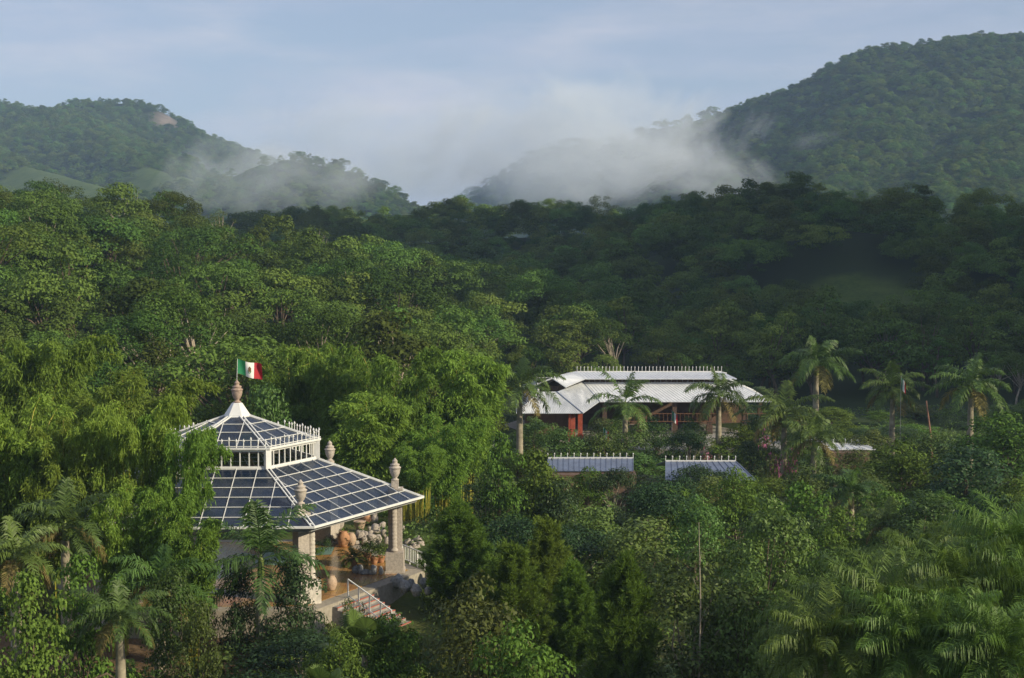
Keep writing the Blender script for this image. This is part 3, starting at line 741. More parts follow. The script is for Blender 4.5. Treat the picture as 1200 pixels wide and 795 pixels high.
# ------------------------------------------------------------------ buildings
def seamed(mb, a, b, c, d, n, t=.06, rib=.05):
    """roof slope: a-b is the ridge side, d-c the eave side (a above d, b above c), with raised seams running down it"""
    a, b, c, d = map(Vector, (a, b, c, d)); mb.slab(a, b, c, d, t)
    nn = (c-a).cross(d-b).normalized(); nn = nn if nn.z > 0 else -nn
    for i in range(n+1):
        f = i/n; p, q = a.lerp(b, f), d.lerp(c, f); mb.bar(p+nn*rib*.4, q+nn*rib*.4, .05, rib, nn)
def cresting(mb, A, B, sp=.45, h=.5):
    A, B = Vector(A), Vector(B); L_ = (B-A).length; n = max(2, int(L_/sp))
    mb.bar(A+Vector((0,0,.05)), B+Vector((0,0,.05)), .12, .10)
    for i in range(n+1):
        p = A.lerp(B, i/n); mb.box((p.x, p.y, p.z+.05+h/2), (.05, .03, h)); mb.lathe([(.02,0),(.06,.06),(.01,.18)], (p.x, p.y, p.z+.05+h*.9), 5)
V3 = lambda x, y, z: Vector((x, y, z))
bld = empty('long_building', (9, 165, -3)); tag(bld, 'long red-walled building with white sheet-metal hip roofs and a raised clerestory', 'building')
O_ = Vector((9, 165, -3))
def L3(*p): return Vector(p) - O_
q = MB()
ze, zr = .95, 2.95
# wing: hip end to the viewer, right slope, main front slope, right hip
wl = .5
seamed(q, L3(wl+2.5,159.9,zr), L3(4.8,159.9,zr), L3(7.5,157,ze), L3(wl,157,ze), 34)
seamed(q, L3(4.85,159.95,zr), L3(8.15,172.4,2.85), L3(9.95,168.7,ze), L3(7.55,157,ze), 30)
seamed(q, L3(8.2,172.5,2.85), L3(25.7,172.5,2.85), L3(29.6,168.7,ze), L3(10,168.7,ze), 46)
seamed(q, L3(25.75,172.5,2.85), L3(25.75,179,2.85), L3(29.8,183,ze), L3(29.65,168.7,ze), 26)
seamed(q, L3(25.7,179,2.85), L3(wl+2.5,179,2.85), L3(wl,183,ze), L3(29.8,183,ze), 50)
seamed(q, L3(wl+2.45,179,2.85), L3(wl+2.45,159.9,zr), L3(wl-.05,157,ze), L3(wl-.05,183,ze), 40)
rf = q.build('lower_roof', SHEET, bld)
q = MB(); q.bar(L3(7.52,156.97,ze+.03), L3(4.8,159.9,zr+.05), .16, .08); q.bar(L3(10,168.7,ze+.04), L3(8.2,172.5,2.9), .14, .06)
q.build('hip_flashing', SHEETB, rf)
q = MB()
seamed(q, L3(7.7,175.4,3.80), L3(24.8,175.4,3.80), L3(26,171.5,3.32), L3(8.6,171.5,3.32), 44)
seamed(q, L3(24.8,175.45,3.80), L3(7.7,175.45,3.80), L3(6.6,179.5,3.32), L3(26,179.5,3.32), 44)
seamed(q, L3(4.45,163,4.12), L3(7.65,175.35,3.86), L3(8.55,171.5,3.34), L3(5.9,162.5,3.20), 26)
seamed(q, L3(7.6,175.4,3.86), L3(4.4,163,4.12), L3(2.2,163,3.3), L3(5.2,175.4,3.3), 26)
uf = q.build('upper_roof', SHEET, bld)
q = MB(); cresting(q, L3(7.7,175.42,3.80), L3(24.8,175.42,3.80), .42, .5); q.build('ridge_cresting', WHITE, uf)
q = MB(); q.box(L3(16.6,174.5,3.0), (16.2, 3.4, .6)); q.box(L3(5.3,168,3.0), (1.8,9,.55), -.25); cl = q.build('clerestory_wall', DARKWOOD, bld)
q = MB()
for i in range(26): q.box(L3(9+i*.64,172.75,3.0), (.07,.06,.62))
q.box(L3(17,172.752,3.26), (16.3,.05,.06)); q.box(L3(17,172.752,2.74), (16.3,.05,.06))
q.build('clerestory_lattice', STEEL, cl)
q = MB(); q.box(L3(16,180.5,-.9), (24, 4, 4.2)); q.box(L3(4,172,-.9), (5, 16, 4.2)); q.build('wall', BRICK, bld)
q = MB(); q.box(L3(10.5,169.5,-3.05), (38, 27, .5)); q.build('floor', CONC, bld)
for x, y in [(6.5,158),(7.4,160.6),(6.5,163.5),(10.6,169.5),(14.6,169.5),(18.6,169.5),(22.6,169.5),(26.6,169.5),(28.8,172)]:
    q = MB(); q.box(L3(x,y,-.95), (.5,.5,3.9)); q.box(L3(x,y,-2.3), (.7,.7,1.0)); q.build('column', REDWALL if x < 8 else DARKWOOD, bld)
q = MB()
for i in range(34): q.box(L3(13+i*.48,169.2,-.95), (.05,.05,.9))
q.box(L3(21,169.2,-.45), (16.4,.08,.08)); q.box(L3(21,169.2,-1.35), (16.4,.08,.08)); q.build('balustrade', mat('brown_timber', (.17,.08,.04), .7, .15, 4), bld)
q = MB(); q.bar(L3(9.3,158.5,-.6), L3(12.8,158.3,.35), .5, .12); q.build('stair_ramp', mat('tan_wood', (.42,.25,.12), .8, .1, 4), bld)

def low_roof(name, px0, px1, yt, yb, D, lab, hipr=False, hipl=False, sheet=SHEETB):
    a, b_ = atD(px0, yt, D+4), atD(px1, yt, D+4); c = atD(px1, yb, D); d = atD(px0, yb, D)
    g_ = th((a.x+b_.x)/2, D+2); o0 = Vector(((a.x+b_.x)/2, D+2, g_)); o = empty(name, o0); tag(o, lab, 'shed')
    a, b_, c, d = [p - o0 for p in (a, b_, c, d)]; b_.z = a.z; c.z = d.z; ex = 1.6 if hipr else 0; el = .4 if hipl else 0
    q = MB(); seamed(q, a, b_, c+V3(ex,0,0), d-V3(el,0,0), int((b_-a).length/.45)); 
    a2, b2 = a+V3(0,.02,0), b_+V3(0,.02,0); seamed(q, b2, a2, V3(d.x-el, a.y+4.2, d.z), V3(c.x+ex, a.y+4.2, d.z), int((b_-a).length/.45))
    if hipr: seamed(q, b_+V3(.03,0,0), b_+V3(.03,.1,0), V3(c.x+ex+.05, a.y+4.2, d.z), c+V3(ex+.05,0,0), 12)
    r = q.build('roof', sheet, o); q = MB(); cresting(q, a, b_, .55, .30); q.build('ridge_cresting', WHITE, r)
    q = MB(); q.box(((a.x+b_.x)/2, 0, (d.z-.1)/2-.1), ((b_-a).length*.96, 6.4, max(.5, d.z+.0))); q.build('wall', BRICK, o)
low_roof('shed', 642, 742, 537.5, 552, 122, 'blue-grey metal shed roof with spiked ridge, left of the two below the long building', False)
low_roof('shed', 780, 862, 541, 563, 118, 'blue-grey hipped metal shed roof below the tall pale-trunked palm', True)
low_roof('shed', 962, 1005, 520.5, 527, 136, 'small pale metal roof standing alone among shrubs at right', True, True, SHEET)

# small flags by the long building
def small_flag(px, py, D, hp, w, lab, droop=True):
    p = atD(px, py, D); g_ = th(p.x, D); e = empty('flag', (p.x, D, g_)); tag(e, lab, 'flag', 'small flags on poles'); H = p.z-g_
    q = MB(); q.tube([(0,0,-.2),(0,0,H)], .022, 6); q.build('pole', STEEL, e); n = 6; vs = []
    for i in range(n+1):
        for j in (0, 1): vs.append((i/n*w*.55, .12*math.sin(i*1.4), H-.1 - j*hp - i/n*hp*.55))
    for si, (m_, i0, i1) in enumerate(((FG,0,2),(FW,2,4),(FR,4,6))):
        q = MB(); q.add(vs, [(2*i, 2*i+1, 2*i+3, 2*i+2) for i in range(i0, i1)]); q.build('cloth', m_, e)
small_flag(787.5, 480, 150, 1.0, 1.1, 'small drooping tricolour flag before the long building\'s dark veranda')
small_flag(707, 500, 140, .9, 1.0, 'small white and red flag above shrubs below the building\'s left wing')
small_flag(1056, 441, 143, 1.1, .9, 'small tricolour flag on a tall thin pole beside a palm at right')

# ------------------------------------------------------------------ pots, rocks
def rockmesh(seed):
    rg = np.random.default_rng(seed); q = MB(); pr = [(math.sin(math.pi*i/9), -math.cos(math.pi*i/9)) for i in range(1, 9)]; q.lathe(pr, n=11)
    k = rg.uniform(2, 4, 6); ph = rg.uniform(0, 6, 6)
    q.v = [tuple(Vector(v)*(1 + .13*math.sin(k[0]*v[0]*1.5+ph[0]) + .13*math.sin(k[1]*v[1]*1.5+ph[1]) + .1*math.sin(k[2]*v[2]*2+ph[2]) + .06*math.sin(9*v[0]+7*v[1]+ph[3]))) for v in q.v]
    return q
ROCKS = [rockmesh(i) for i in range(5)]; RM_ = {}
for i in range(5):
    RM_[i, 0] = ROCKS[i].mesh('boulder', ROCK, True); RM_[i, 1] = ROCKS[i].mesh('boulder', ROCKG, True)
def rock(px, py, wpx, asp=1.0, grey=0, z=0.0, lab='', grp=''):
    p = atZ(px, py, z); s = wpx*p.y/F/2*1.3
    o = link('boulder', RM_[rnd.randrange(5), grey], None, (p.x, p.y, p.z + s*asp*.72), (s, s*.85, s*asp), (0,0,rnd.uniform(0,6)))
    tag(o, lab, 'boulder', grp)
z2p = lambda x, y: (330+x/4.417, 560+y/4.417)
BK = [(480,236,8,1.35),(520,262,7,1),(487,285,10,.95),(460,300,6,1),(437,306,6,1),(412,322,7,1.2),(396,318,6,1),(440,330,7,1),(470,338,10,1.0),(500,335,8,1),(430,345,6,1.3),(527,305,6,1.6),(457,352,6,.8),(400,300,6,1),(544,345,5,1.6),(505,352,6,.8),(415,300,6,.9),(455,270,5,.8),(392,345,5,.8),(478,355,6,.7)]
for x, y, w, a in BK: rock(*z2p(x, y), w, a, 0, 0.0, 'pale rounded boulder in the heap behind the pavilion floor', 'boulders heaped behind the floor')
for x, y, w, a in [(628,300,6,1.7),(655,355,8,1),(680,358,7,1),(706,345,9,1),(690,375,7,.9),(640,370,6,.9),(668,380,7,.8),(722,360,7,.9),(705,372,6,.8)]:
    rock(*z2p(x, y), w, a, 0, -.4, 'reddish-white boulder in the bank behind the terrace railing', 'boulders in the bank behind the railing')
for x, y, w, a in [(382,492,7,1),(408,495,7,1.2),(438,498,6,.9),(480,500,7,1.5),(515,500,5,1.5),(460,500,6,.8),(425,500,5,.8)]:
    rock(*z2p(x, y), w, a, 1, 0.0, 'grey boulder among the plants left of the right-hand column base', 'boulders by the right column base')
for x, y, w, a in [(600,560,15,.8),(640,585,13,.8),(670,575,9,1.1),(750,480,9,1),(770,520,9,.9),(700,600,12,.8),(620,530,8,.8),(735,560,9,.9),(760,600,10,.8)]:
    rock(*z2p(x, y), w, a, 1, -.32, 'large grey-white boulder beside the railed steps', 'boulders beside the steps')
def lathething(name, prof, px, py, h, m, lab, cat, grp=None, z=0.0, plant=None):
    p = atZ(px, py, z); q = MB(); k = h/prof[-1][1]; q.lathe([(r*k, zz*k) for r, zz in prof], n=18)
    o = q.build(name, m, None, p, True); tag(o, lab, cat, grp)
    return o
JAR = [(.22,0),(.30,.12),(.40,.4),(.42,.6),(.34,.85),(.24,.95),(.27,1.02),(.24,1.02),(.20,.95),(.2,1.0)]
POT = [(.25,0),(.30,.05),(.40,.35),(.46,.6),(.50,.62),(.50,.68),(.44,.68),(.42,.62),(.41,.64)]
lathething('clay_jar', JAR, 402.5, 641, .95, CLAY, 'taller orange clay jar of the pair standing on the pavilion floor', 'jar')
lathething('clay_jar', JAR, 411.5, 639.5, .78, CLAYP, 'lighter squat clay jar of the pair on the pavilion floor', 'jar')
lathething('clay_pot', POT, 421.5, 621, .55, CLAYP, 'wide pale clay pot in front of the boulder heap', 'pot')
lathething('clay_jar', JAR, 429.5, 614, .75, CLAY, 'rusty clay jar at the back of the boulder heap', 'jar')
lathething('clay_jar', JAR, 397.5, 621, .8, ROCK, 'whitish stone jar standing at the back edge of the floor', 'jar')
lathething('clay_jar', JAR, 388, 692, .8, CLAYP, 'upright clay jar close behind the front plastered column', 'jar')
lathething('clay_pot', POT, 422.0, 613, .35, CLAY, 'small brown clay pot perched above the boulder heap', 'pot')
lathething('clay_jar', JAR, 303, 640, .7, CLAY, 'clay jar in the shade at the far left of the floor', 'jar')

# ------------------------------------------------------------------ garden plant kinds
def frond_pts(Lf, az, el0, el1, n=12):
    p = np.zeros(3); out = [p.copy()]; st = Lf/n
    for i in range(n):
        e = el0 + (el1-el0)*((i+.5)/n)**1.15
        p = p + st*np.array([math.cos(az)*math.cos(e), math.sin(az)*math.cos(e), math.sin(e)]); out.append(p.copy())
    return np.array(out)
def frond(Lf, az, el0, el1, ll, nl, rg, wid=.07, plume=.5, hang=.5, start=.12):
    pts = frond_pts(Lf, az, el0, el1); n = len(pts)-1; V = []
    side0 = np.array([-math.sin(az), math.cos(az), 0])
    for i in range(nl):
        s = start + (1-start)*(i+rg.random()*.5)/nl; f = s*n; j = min(int(f), n-1); P = pts[j] + (pts[j+1]-pts[j])*(f-j)
        T = pts[j+1]-pts[j]; T /= np.linalg.norm(T); U = np.cross(side0, T) ; U = U if U[2] > 0 else -U
        l_ = ll*(math.sin(math.pi*(.14+.80*s))**.7)*rg.uniform(.85, 1.15)
        for sg in (-1, 1):
            if rg.random() < .07: continue
            d = side0*sg*1.0 + T*(.45+.5*s) + U*rg.uniform(-plume, plume*.9)
            d = d + rg.normal(size=3)*.13; l_ *= rg.uniform(.8, 1.15); d /= np.linalg.norm(d); q1 = P + d*l_*.5; d2 = d + np.array([0, 0, -hang*rg.uniform(.9, 2.3)]); d2 /= np.linalg.norm(d2); q2 = q1 + d2*l_*.5
            w = np.cross(d, U); w = T*.8 + w*.3; w /= np.linalg.norm(w); w = w*wid/2
            V += [P-w*.6, P+w*.6, q1+w, q1-w, q1-w, q1+w, q2+w*.15, q2-w*.15]
    R_ = []
    side = side0*.035
    for j in range(n):
        k0, k1 = (1-j/n)+.15, (1-(j+1)/n)+.15
        R_ += [pts[j]-side*k0, pts[j]+side*k0, pts[j+1]+side*k1, pts[j+1]-side*k1]
        up = np.array([0,0,.03]); R_ += [pts[j]-up*k0, pts[j]+up*k0, pts[j+1]+up*k1, pts[j+1]-up*k1]
    return np.array(V), np.array(R_)
def palm_crown(seed, nf=17, Lf=4.1, ll=.95, nl=60, up=1.25, low=-.2, wid=.085, plume=.35, hang=.7, dry=3, droop=1.6, mt=None, zspread=.3, name='crown', start=.12):
    rg = np.random.default_rng(seed); V = []; M = []; off = 0
    for i in range(nf):
        f = i/(nf-1); az = i*2.39996 + rg.uniform(-.2, .2); e0 = up + (low-up)*f**.85 + rg.uniform(-.1, .1)
        e1 = e0 - droop*rg.uniform(.75, 1.25)*(.55+.45*math.sin(min(1, f+.35)*math.pi/2)) 
        if i == 0: e0, e1 = 1.5, 1.1
        v, r_ = frond(Lf*rg.uniform(.82, 1.08)*(1-.12*f)*(.6 if i == 0 else 1), az, e0, max(e1, -1.45), ll, nl, rg, wid, plume, hang, start)
        z = np.array([0, 0, -zspread*f]); V += [v+z, r_+z]; m_ = 1 if i >= nf-dry else 0; M += [m_]*(len(v)//4) + [m_]*(len(r_)//4)
    V = np.concatenate(V); return mesh_np(name, V, quads(V), [mt or G_PALM, G_PALMDRY], M)
PALMC = [palm_crown(40+i) for i in range(3)] + [palm_crown(60, 12, 4.3, 1.1, 64, 1.5, -.15, hang=.5, dry=0, plume=.22, droop=1.35, wid=.08)]
PALMC += [palm_crown(64, 38, 4.6, 1.2, 80, 1.5, .1, wid=.05, plume=.6, hang=1.3, dry=0, droop=1.5, mt=G_REED)]
def trunk_mesh(m_, rb=.30, rt=.21, bulge=.04):
    q = MB(); q.tube([(0,0,i/8) for i in range(9)], [rb + (rt-rb)*i/8 + bulge*math.sin(math.pi*i/8) for i in range(9)], 10); return q.mesh('trunk', m_, True)
PTR = trunk_mesh(PALM_TRUNK); q = MB(); q.tube([(0,0,0),(0,0,.35),(0,0,.9),(0,0,1.25)], [.17,.19,.14,.07], 10); PSH = q.mesh('crownshaft', SHAFT, True)
def ground_of(px, D): 
    x = atD(px, 400, D).x; return x, th(x, D)
def royal_palm(px, ytop, ycrown, D, wpx, v, lab, rz=None, shaft=True, grp='royal palms in the garden'):
    x, g_ = ground_of(px, D); zc = atD(px, ycrown, D).z; s = wpx*D/F/6.4
    e = empty('palm_tree', (x, D, g_), rz if rz is not None else rnd.uniform(0, 6.28)); tag(e, lab, 'palm tree', grp)
    sh = 1.15*s if shaft else .2; H = zc - g_
    t = link('trunk', PTR, e, (0,0,-.4), (s**.5, s**.5, H-sh+.45)); 
    if shaft: link('crownshaft', PSH, e, (0,0,H-sh), (s, s, s))
    link('crown', PALMC[v], e, (0,0,H), (s, s, s)); return e
def bamboo_mesh(seed, H=10, nc=34, spread=.8, arch=4.2, nodes=26, per=27, leaf=.28, w=.046, lo=.32):
    rg = np.random.default_rng(seed); q = MB(); A, Dv = [], []
    for i in range(nc):
        az = rg.uniform(0, 2*math.pi); b = np.array([math.cos(az), math.sin(az), 0])*rg.uniform(0, spread)
        az2 = az + rg.uniform(-.6, .6); o = np.array([math.cos(az2), math.sin(az2), 0]); h = H*rg.uniform(.62, 1.0); a = arch*rg.uniform(.35, 1.1)*h/H
        f = lambda t: b + o*(a*t**2.2) + np.array([0, 0, h*(t - .30*t**4.5 - .02)*1.38 if True else 0])
        pts = [f(t) for t in np.linspace(0, 1, 9)]; q.tube(pts, [.055*(1-.85*t) for t in np.linspace(0, 1, 9)], 5, False)
        for t in np.linspace(lo, 1, nodes):
            p = f(t); r_ = (.35 + 1.0*math.sin(math.pi*min(1, (t-lo)/(1-lo)*.8+.2)))
            for _ in range(2):
                d = rg.normal(size=3); d[2] = abs(d[2])*.2 - .15; d /= np.linalg.norm(d); d = d*.8 + o*.3
                tip = p + d*r_*rg.uniform(.6, 1.1); k = per
                tt = rg.uniform(.15, 1, k)[:, None]; pos = p + (tip-p)*tt + rg.normal(size=(k, 3))*.10 - np.array([0, 0, .25])*tt**2
                dd = d*.7 + rg.normal(size=(k, 3))*.55 + np.array([0, 0, -.75]); A.append(pos); Dv.append(dd)
    A = np.concatenate(A); Dv = np.concatenate(Dv); V = strips(A, Dv, leaf, w*1.6, rg)
    return q.mesh('culms', CULM, True), mesh_np('foliage', V, quads(V), G_BAMBOO), H
BAMB = [bamboo_mesh(70), bamboo_mesh(71, arch=5.5), bamboo_mesh(72, nc=26, arch=2.6, spread=.5), bamboo_mesh(73, H=10, nc=40, spread=1.6, arch=2.2, lo=.55), bamboo_mesh(74, nc=22, arch=5.0, spread=.6, lo=.64, per=24)]
def place_pair(kind, names, protos, px, ytop, D, wpx, RX, lab, cat, grp=None, rz=None):
    x, g_ = ground_of(px, D); zt = atD(px, ytop, D).z; H = protos[2]; sz = max(.15, (zt-g_)/H); sx = wpx*D/F/(2*RX)
    e = empty(kind, (x, D, g_-.1), rz if rz is not None else rnd.uniform(0, 6.28), (sx, sx, sz)); tag(e, lab, cat, grp)
    link(names[0], protos[0], e); link(names[1], protos[1], e); return e
def bamboo(px, yt, D, w, v, lab, grp='feathery bamboo clumps'): return place_pair('bamboo', ('culms', 'foliage'), BAMB[v], px, yt, D, w, (4.3, 5.2, 2.9, 3.6, 4.6)[v], lab, 'bamboo', grp)
def pine_mesh(seed, H=8.5, RX=2.6):
    rg = np.random.default_rng(seed); t = MB(); t.tube([(0,0,-.4),(0,0,H*.5),(0,0,H*.96)], [.14,.09,.02], 7); A, Dv = [], []
    for z in np.arange(.16*H, H*.97, .34):
        f = z/H; rmax = RX*(1-f)**.62*min(1, .45+f*2.0)
        for k in range(6 if f < .9 else 4):
            az = rg.uniform(0, 6.28); ln = rmax*rg.uniform(.7, 1.1) + .12; p0 = np.array([0, 0, z]); el = .35 + f*.5
            n = max(3, int(ln/.20)); prev = p0
            pts = [p0 + np.array([math.cos(az), math.sin(az), 0])*ln*s*math.cos(el) + np.array([0, 0, ln*(s*.25+s*s*.55)]) for s in np.linspace(0, 1, 5)]
            t.tube(pts, [.035,.028,.02,.014,.006], 4, False)
            for s in np.linspace(.25, 1, n+1):
                p = p0 + np.array([math.cos(az), math.sin(az), 0])*ln*s*math.cos(el) + np.array([0, 0, ln*(s*.25+s*s*.55)])
                for tw in range(2):
                    c = p + rg.normal(size=3)*.14*(1 if tw else .3); m_ = 26
                    dd = rg.normal(size=(m_, 3))*.6 + np.array([math.cos(az)*.5, math.sin(az)*.5, .75]); A.append(np.repeat(c[None], m_, 0)+rg.normal(size=(m_,3))*.04); Dv.append(dd)
    A = np.concatenate(A); Dv = np.concatenate(Dv); V = strips(A, Dv, .36, .042, rg)
    return t.mesh('trunk', BARK, True), mesh_np('crown', V, quads(V), G_PINE), H
PINES = [pine_mesh(81), pine_mesh(82, 8.5, 3.0)]
def pine(px, yt, D, w, v, lab): return place_pair('pine_tree', ('trunk', 'crown'), PINES[v], px, yt, D, w, (2.6, 3.0)[v], lab, 'pine tree', 'young pines in the garden')
GT = []
for i, (sh, H, RX, leaf, ml, bk, kw) in enumerate([
    ('dome', 7, 2.9, .24, G_SHRUB, BARK, {}), ('dome', 7, 3.0, .27, G_BRIGHT, BARK, {}), ('ball', 6, 2.6, .25, G_DARK, BARK, {}),
    ('tall', 8, 2.2, .22, G_SHRUB, BARK_PALE, {}), ('ball', 6.5, 2.8, .21, G_BRIGHT, BARK, dict(asp=.8)), ('flat', 6, 3.2, .22, G_DARK, BARK_PALE, {}), ('ball', 6, 2.5, .22, G_SHRUB, BARK, {})]):
    GT.append(tree_mesh(120+i, H, RX, leaf, 230 if leaf < .3 else 110, 40, sh, .22, ml, bk, crad=(.7, 1.25), asp=kw.get('asp', .5), limbs=6, tr=.11) + (H,))
GRX = [2.9, 3.0, 2.6, 2.2, 2.8, 3.2, 2.5]
def gtree(px, yt, D, w, v, lab, grp=None): return place_pair('broadleaf_tree', ('trunk', 'crown'), GT[v], px, yt, D, w, GRX[v], lab, 'tree', grp)
SH = []
for i, (leaf, ml) in enumerate([(.20, G_SHRUB), (.26, G_BRIGHT), (.18, G_DARK), (.34, G_SHRUB), (.16, G_SHRUB)]):
    rg_ = np.random.default_rng(200+i); cs = []; rs = []
    for _ in range(22):
        a = rg_.uniform(0, 6.28); r_ = 1.5*math.sqrt(rg_.random()); z = rg_.uniform(.3, 1)*(2.3-.5*r_); cs.append((r_*math.cos(a), r_*math.sin(a), z-.3)); rs.append(rg_.uniform(.4, .75))
    V = clump_leaves(cs, rs, 190 if leaf < .3 else 80, leaf, .5, .8, rng=rg_); SH.append(mesh_np('shrub', V, quads(V), ml))
def shrub(px, yt, D, w, v, lab, grp=None, base=None, name='shrub', me=None):
    x, g_ = ground_of(px, D); zt = atD(px, yt, D).z; sz = max(.25, (zt-g_)/2.5); sx = w*D/F/3.9
    o = link(name, me or SH[v], None, (x, D, g_-.05), (sx, sx, sz), (0, 0, rnd.uniform(0, 6.28))); tag(o, lab, 'shrub', grp); return o
# palms that fan out from the ground, and tall reeds
CL = [palm_crown(90, 22, 3.2, .62, 40, 1.45, .15, wid=.07, plume=.15, hang=.35, dry=0, droop=1.5, zspread=.0, name='palm_clump', start=.2),
      palm_crown(91, 26, 3.8, .95, 44, 1.5, .35, wid=.085, plume=.12, hang=.55, dry=0, droop=1.6, zspread=.0, name='palm_clump', mt=G_REED, start=.15),
      palm_crown(92, 18, 3.0, .8, 30, 1.45, .05, wid=.12, plume=.3, hang=.3, dry=1, droop=1.2, zspread=.0, name='palm_clump')]
def pclump(px, yt, D, w, v, lab, grp=None):
    x, g_ = ground_of(px, D); zt = atD(px, yt, D).z; sx = w*D/F/4.8; sz = min(max(.3, (zt-g_)/3.2), sx*1.3)
    o = link('palm_clump', CL[v], None, (x, D, g_-.1), (sx, sx, sz), (0, 0, rnd.uniform(0, 6.28))); tag(o, lab, 'palm', grp); return o
def fan_palm_mesh(seed):
    rg = np.random.default_rng(seed); V = []; 
    for i in range(14):
        az = i*2.4; el = rg.uniform(.25, 1.35); d = np.array([math.cos(az)*math.cos(el), math.sin(az)*math.cos(el), math.sin(el)]); ln = rg.uniform(1.3, 1.9); hub = d*ln
        s = np.cross(d, [0,0,1.]); s /= np.linalg.norm(s); V += [s*-.02, s*.02, hub+s*.02, hub-s*.02]; u = np.cross(s, d)
        for k in range(26):
            a = -1.9 + 3.8*k/25; dd = d*math.cos(a) + s*math.sin(a) + u*.12; dd /= np.linalg.norm(dd); w = np.cross(dd, u); w = w/np.linalg.norm(w)*.05; L2 = 1.15*(1-.1*abs(a))
            m_ = hub+dd*L2*.6; tip = hub+dd*L2 + np.array([0,0,-.28]); V += [hub-w*.3, hub+w*.3, m_+w, m_-w, m_-w, m_+w, tip+w*.15, tip-w*.15]
    V = np.array(V); return mesh_np('fan_palm', V, quads(V), G_PALM)
FANP = [fan_palm_mesh(5), fan_palm_mesh(6)]
def fanpalm(px, yt, D, w, v, lab):
    x, g_ = ground_of(px, D); zt = atD(px, yt, D).z; H = max(.4, zt-g_-2.3); s = w*D/F/5.4
    e = empty('fan_palm', (x, D, g_), rnd.uniform(0,6)); tag(e, lab, 'palm', 'fan palms'); link('trunk', PTR, e, (0,0,-.3), (.6,.6,H+.3)); link('crown', FANP[v], e, (0,0,H), (s,s,s))

# ------------------------------------------------------------------ the garden, plant by plant
royal_palm(957, 388, 424, 150, 96, 0, 'tallest royal palm, with dry brown lower fronds, right of the long building')
royal_palm(1047, 425, 454, 146, 82, 1, 'royal palm with a thin flagpole beside its crown, before the dark slope')
royal_palm(1139, 408, 450, 142, 98, 2, 'rightmost royal palm, its trunk green below the crown')
royal_palm(843, 425, 462, 150, 86, 1, 'royal palm with a pale bare trunk in front of the long building\'s right half')
royal_palm(920, 440, 484, 132, 100, 2, 'royal palm beside the pink bougainvillea at the long building\'s right end')
royal_palm(609, 420, 450, 138, 96, 0, 'royal palm at the left end of the long building')
royal_palm(733, 447, 472, 140, 84, 3, 'royal palm with upswept fronds before the middle of the white roof')
royal_palm(955, 480, 512, 128, 80, 0, 'shaggy palm standing just left of the small pale metal roof')
royal_palm(303, 575, 652, 71, 150, 3, 'big palm standing in front of the pavilion between its front columns', 2.2)
royal_palm(1045, 585, 612, 100, 76, 1, 'low palm with two dark stems among the right-hand shrubs', None, False)
royal_palm(182, 640, 680, 68, 130, 0, 'dark palm with hanging fronds left of the tree below the roof corner', 1.0)
royal_palm(135, 690, 722, 62, 110, 2, 'low palm with a yellow-green stem at the bottom left', 2.0)
royal_palm(72, 560, 612, 70, 130, 1, 'dark palm under the bamboo near the left edge')
royal_palm(12, 610, 650, 66, 120, 2, 'dark palm cut by the left edge of the picture')
royal_palm(1000, 545, 575, 108, 90, 0, 'broad green palm just below the small pale metal roof', None, False)
royal_palm(500, 385, 404, 170, 60, 2, 'grey-green palm rising behind the bamboo at the foot of the hillside')
# bamboo
bamboo(150, 422, 92, 190, 0, 'largest rounded bamboo clump, left of the pavilion roof')
bamboo(35, 378, 104, 190, 1, 'tall yellow-green bamboo near the left edge')
bamboo(15, 455, 80, 190, 0, 'dark feathery bamboo filling the left edge')
bamboo(70, 480, 78, 150, 1, 'drooping bamboo in front of the largest clump at left')
bamboo(150, 448, 77.5, 125, 4, 'drooping bamboo plume hanging over the left part of the glass roof')
bamboo(208, 474, 77, 108, 4, 'slim bamboo plume drooping in front of the lantern\'s left end')
bamboo(135, 560, 72, 110, 0, 'dark bamboo below the left part of the pavilion roof')
bamboo(190, 560, 71, 80, 2, 'small feathery bamboo covering the far left corner of the glass roof')
bamboo(222, 592, 70, 84, 2, 'small round feathery bamboo on a yellow stem in front of the roof\'s left edge')
bamboo(345, 395, 124, 120, 0, 'bamboo just right of the tricolour flag on the pavilion')
bamboo(405, 392, 120, 160, 1, 'wide bamboo clump behind the lantern of the glass roof')
bamboo(465, 392, 116, 130, 0, 'bamboo clump directly behind the pavilion\'s right side')
bamboo(545, 398, 118, 120, 2, 'arching bamboo plume at the right end of the row behind the pavilion')
bamboo(430, 452, 107, 120, 2, 'lower bamboo close behind the back-right urn')
bamboo(520, 478, 106, 110, 0, 'bamboo with yellowish tips right of the right-hand urn')
bamboo(490, 520, 101, 70, 3, 'bare yellow bamboo culms beside the right-hand roof corner')
bamboo(470, 555, 101.5, 55, 3, 'short yellow bamboo culms behind the right-hand column')
# pines
pine(536, 588, 80, 112, 0, 'pine standing nearest the railed steps')
pine(640, 612, 77, 110, 1, 'middle pine, with a tall thin leader')
pine(600, 640, 71, 120, 1, 'broad leaning pine in front of the other pines')
pine(733, 652, 66, 115, 0, 'pine with a dark bare lower trunk, rightmost of the pines')
pine(672, 660, 72, 90, 0, 'dense low pine between the middle pine and the rightmost one')
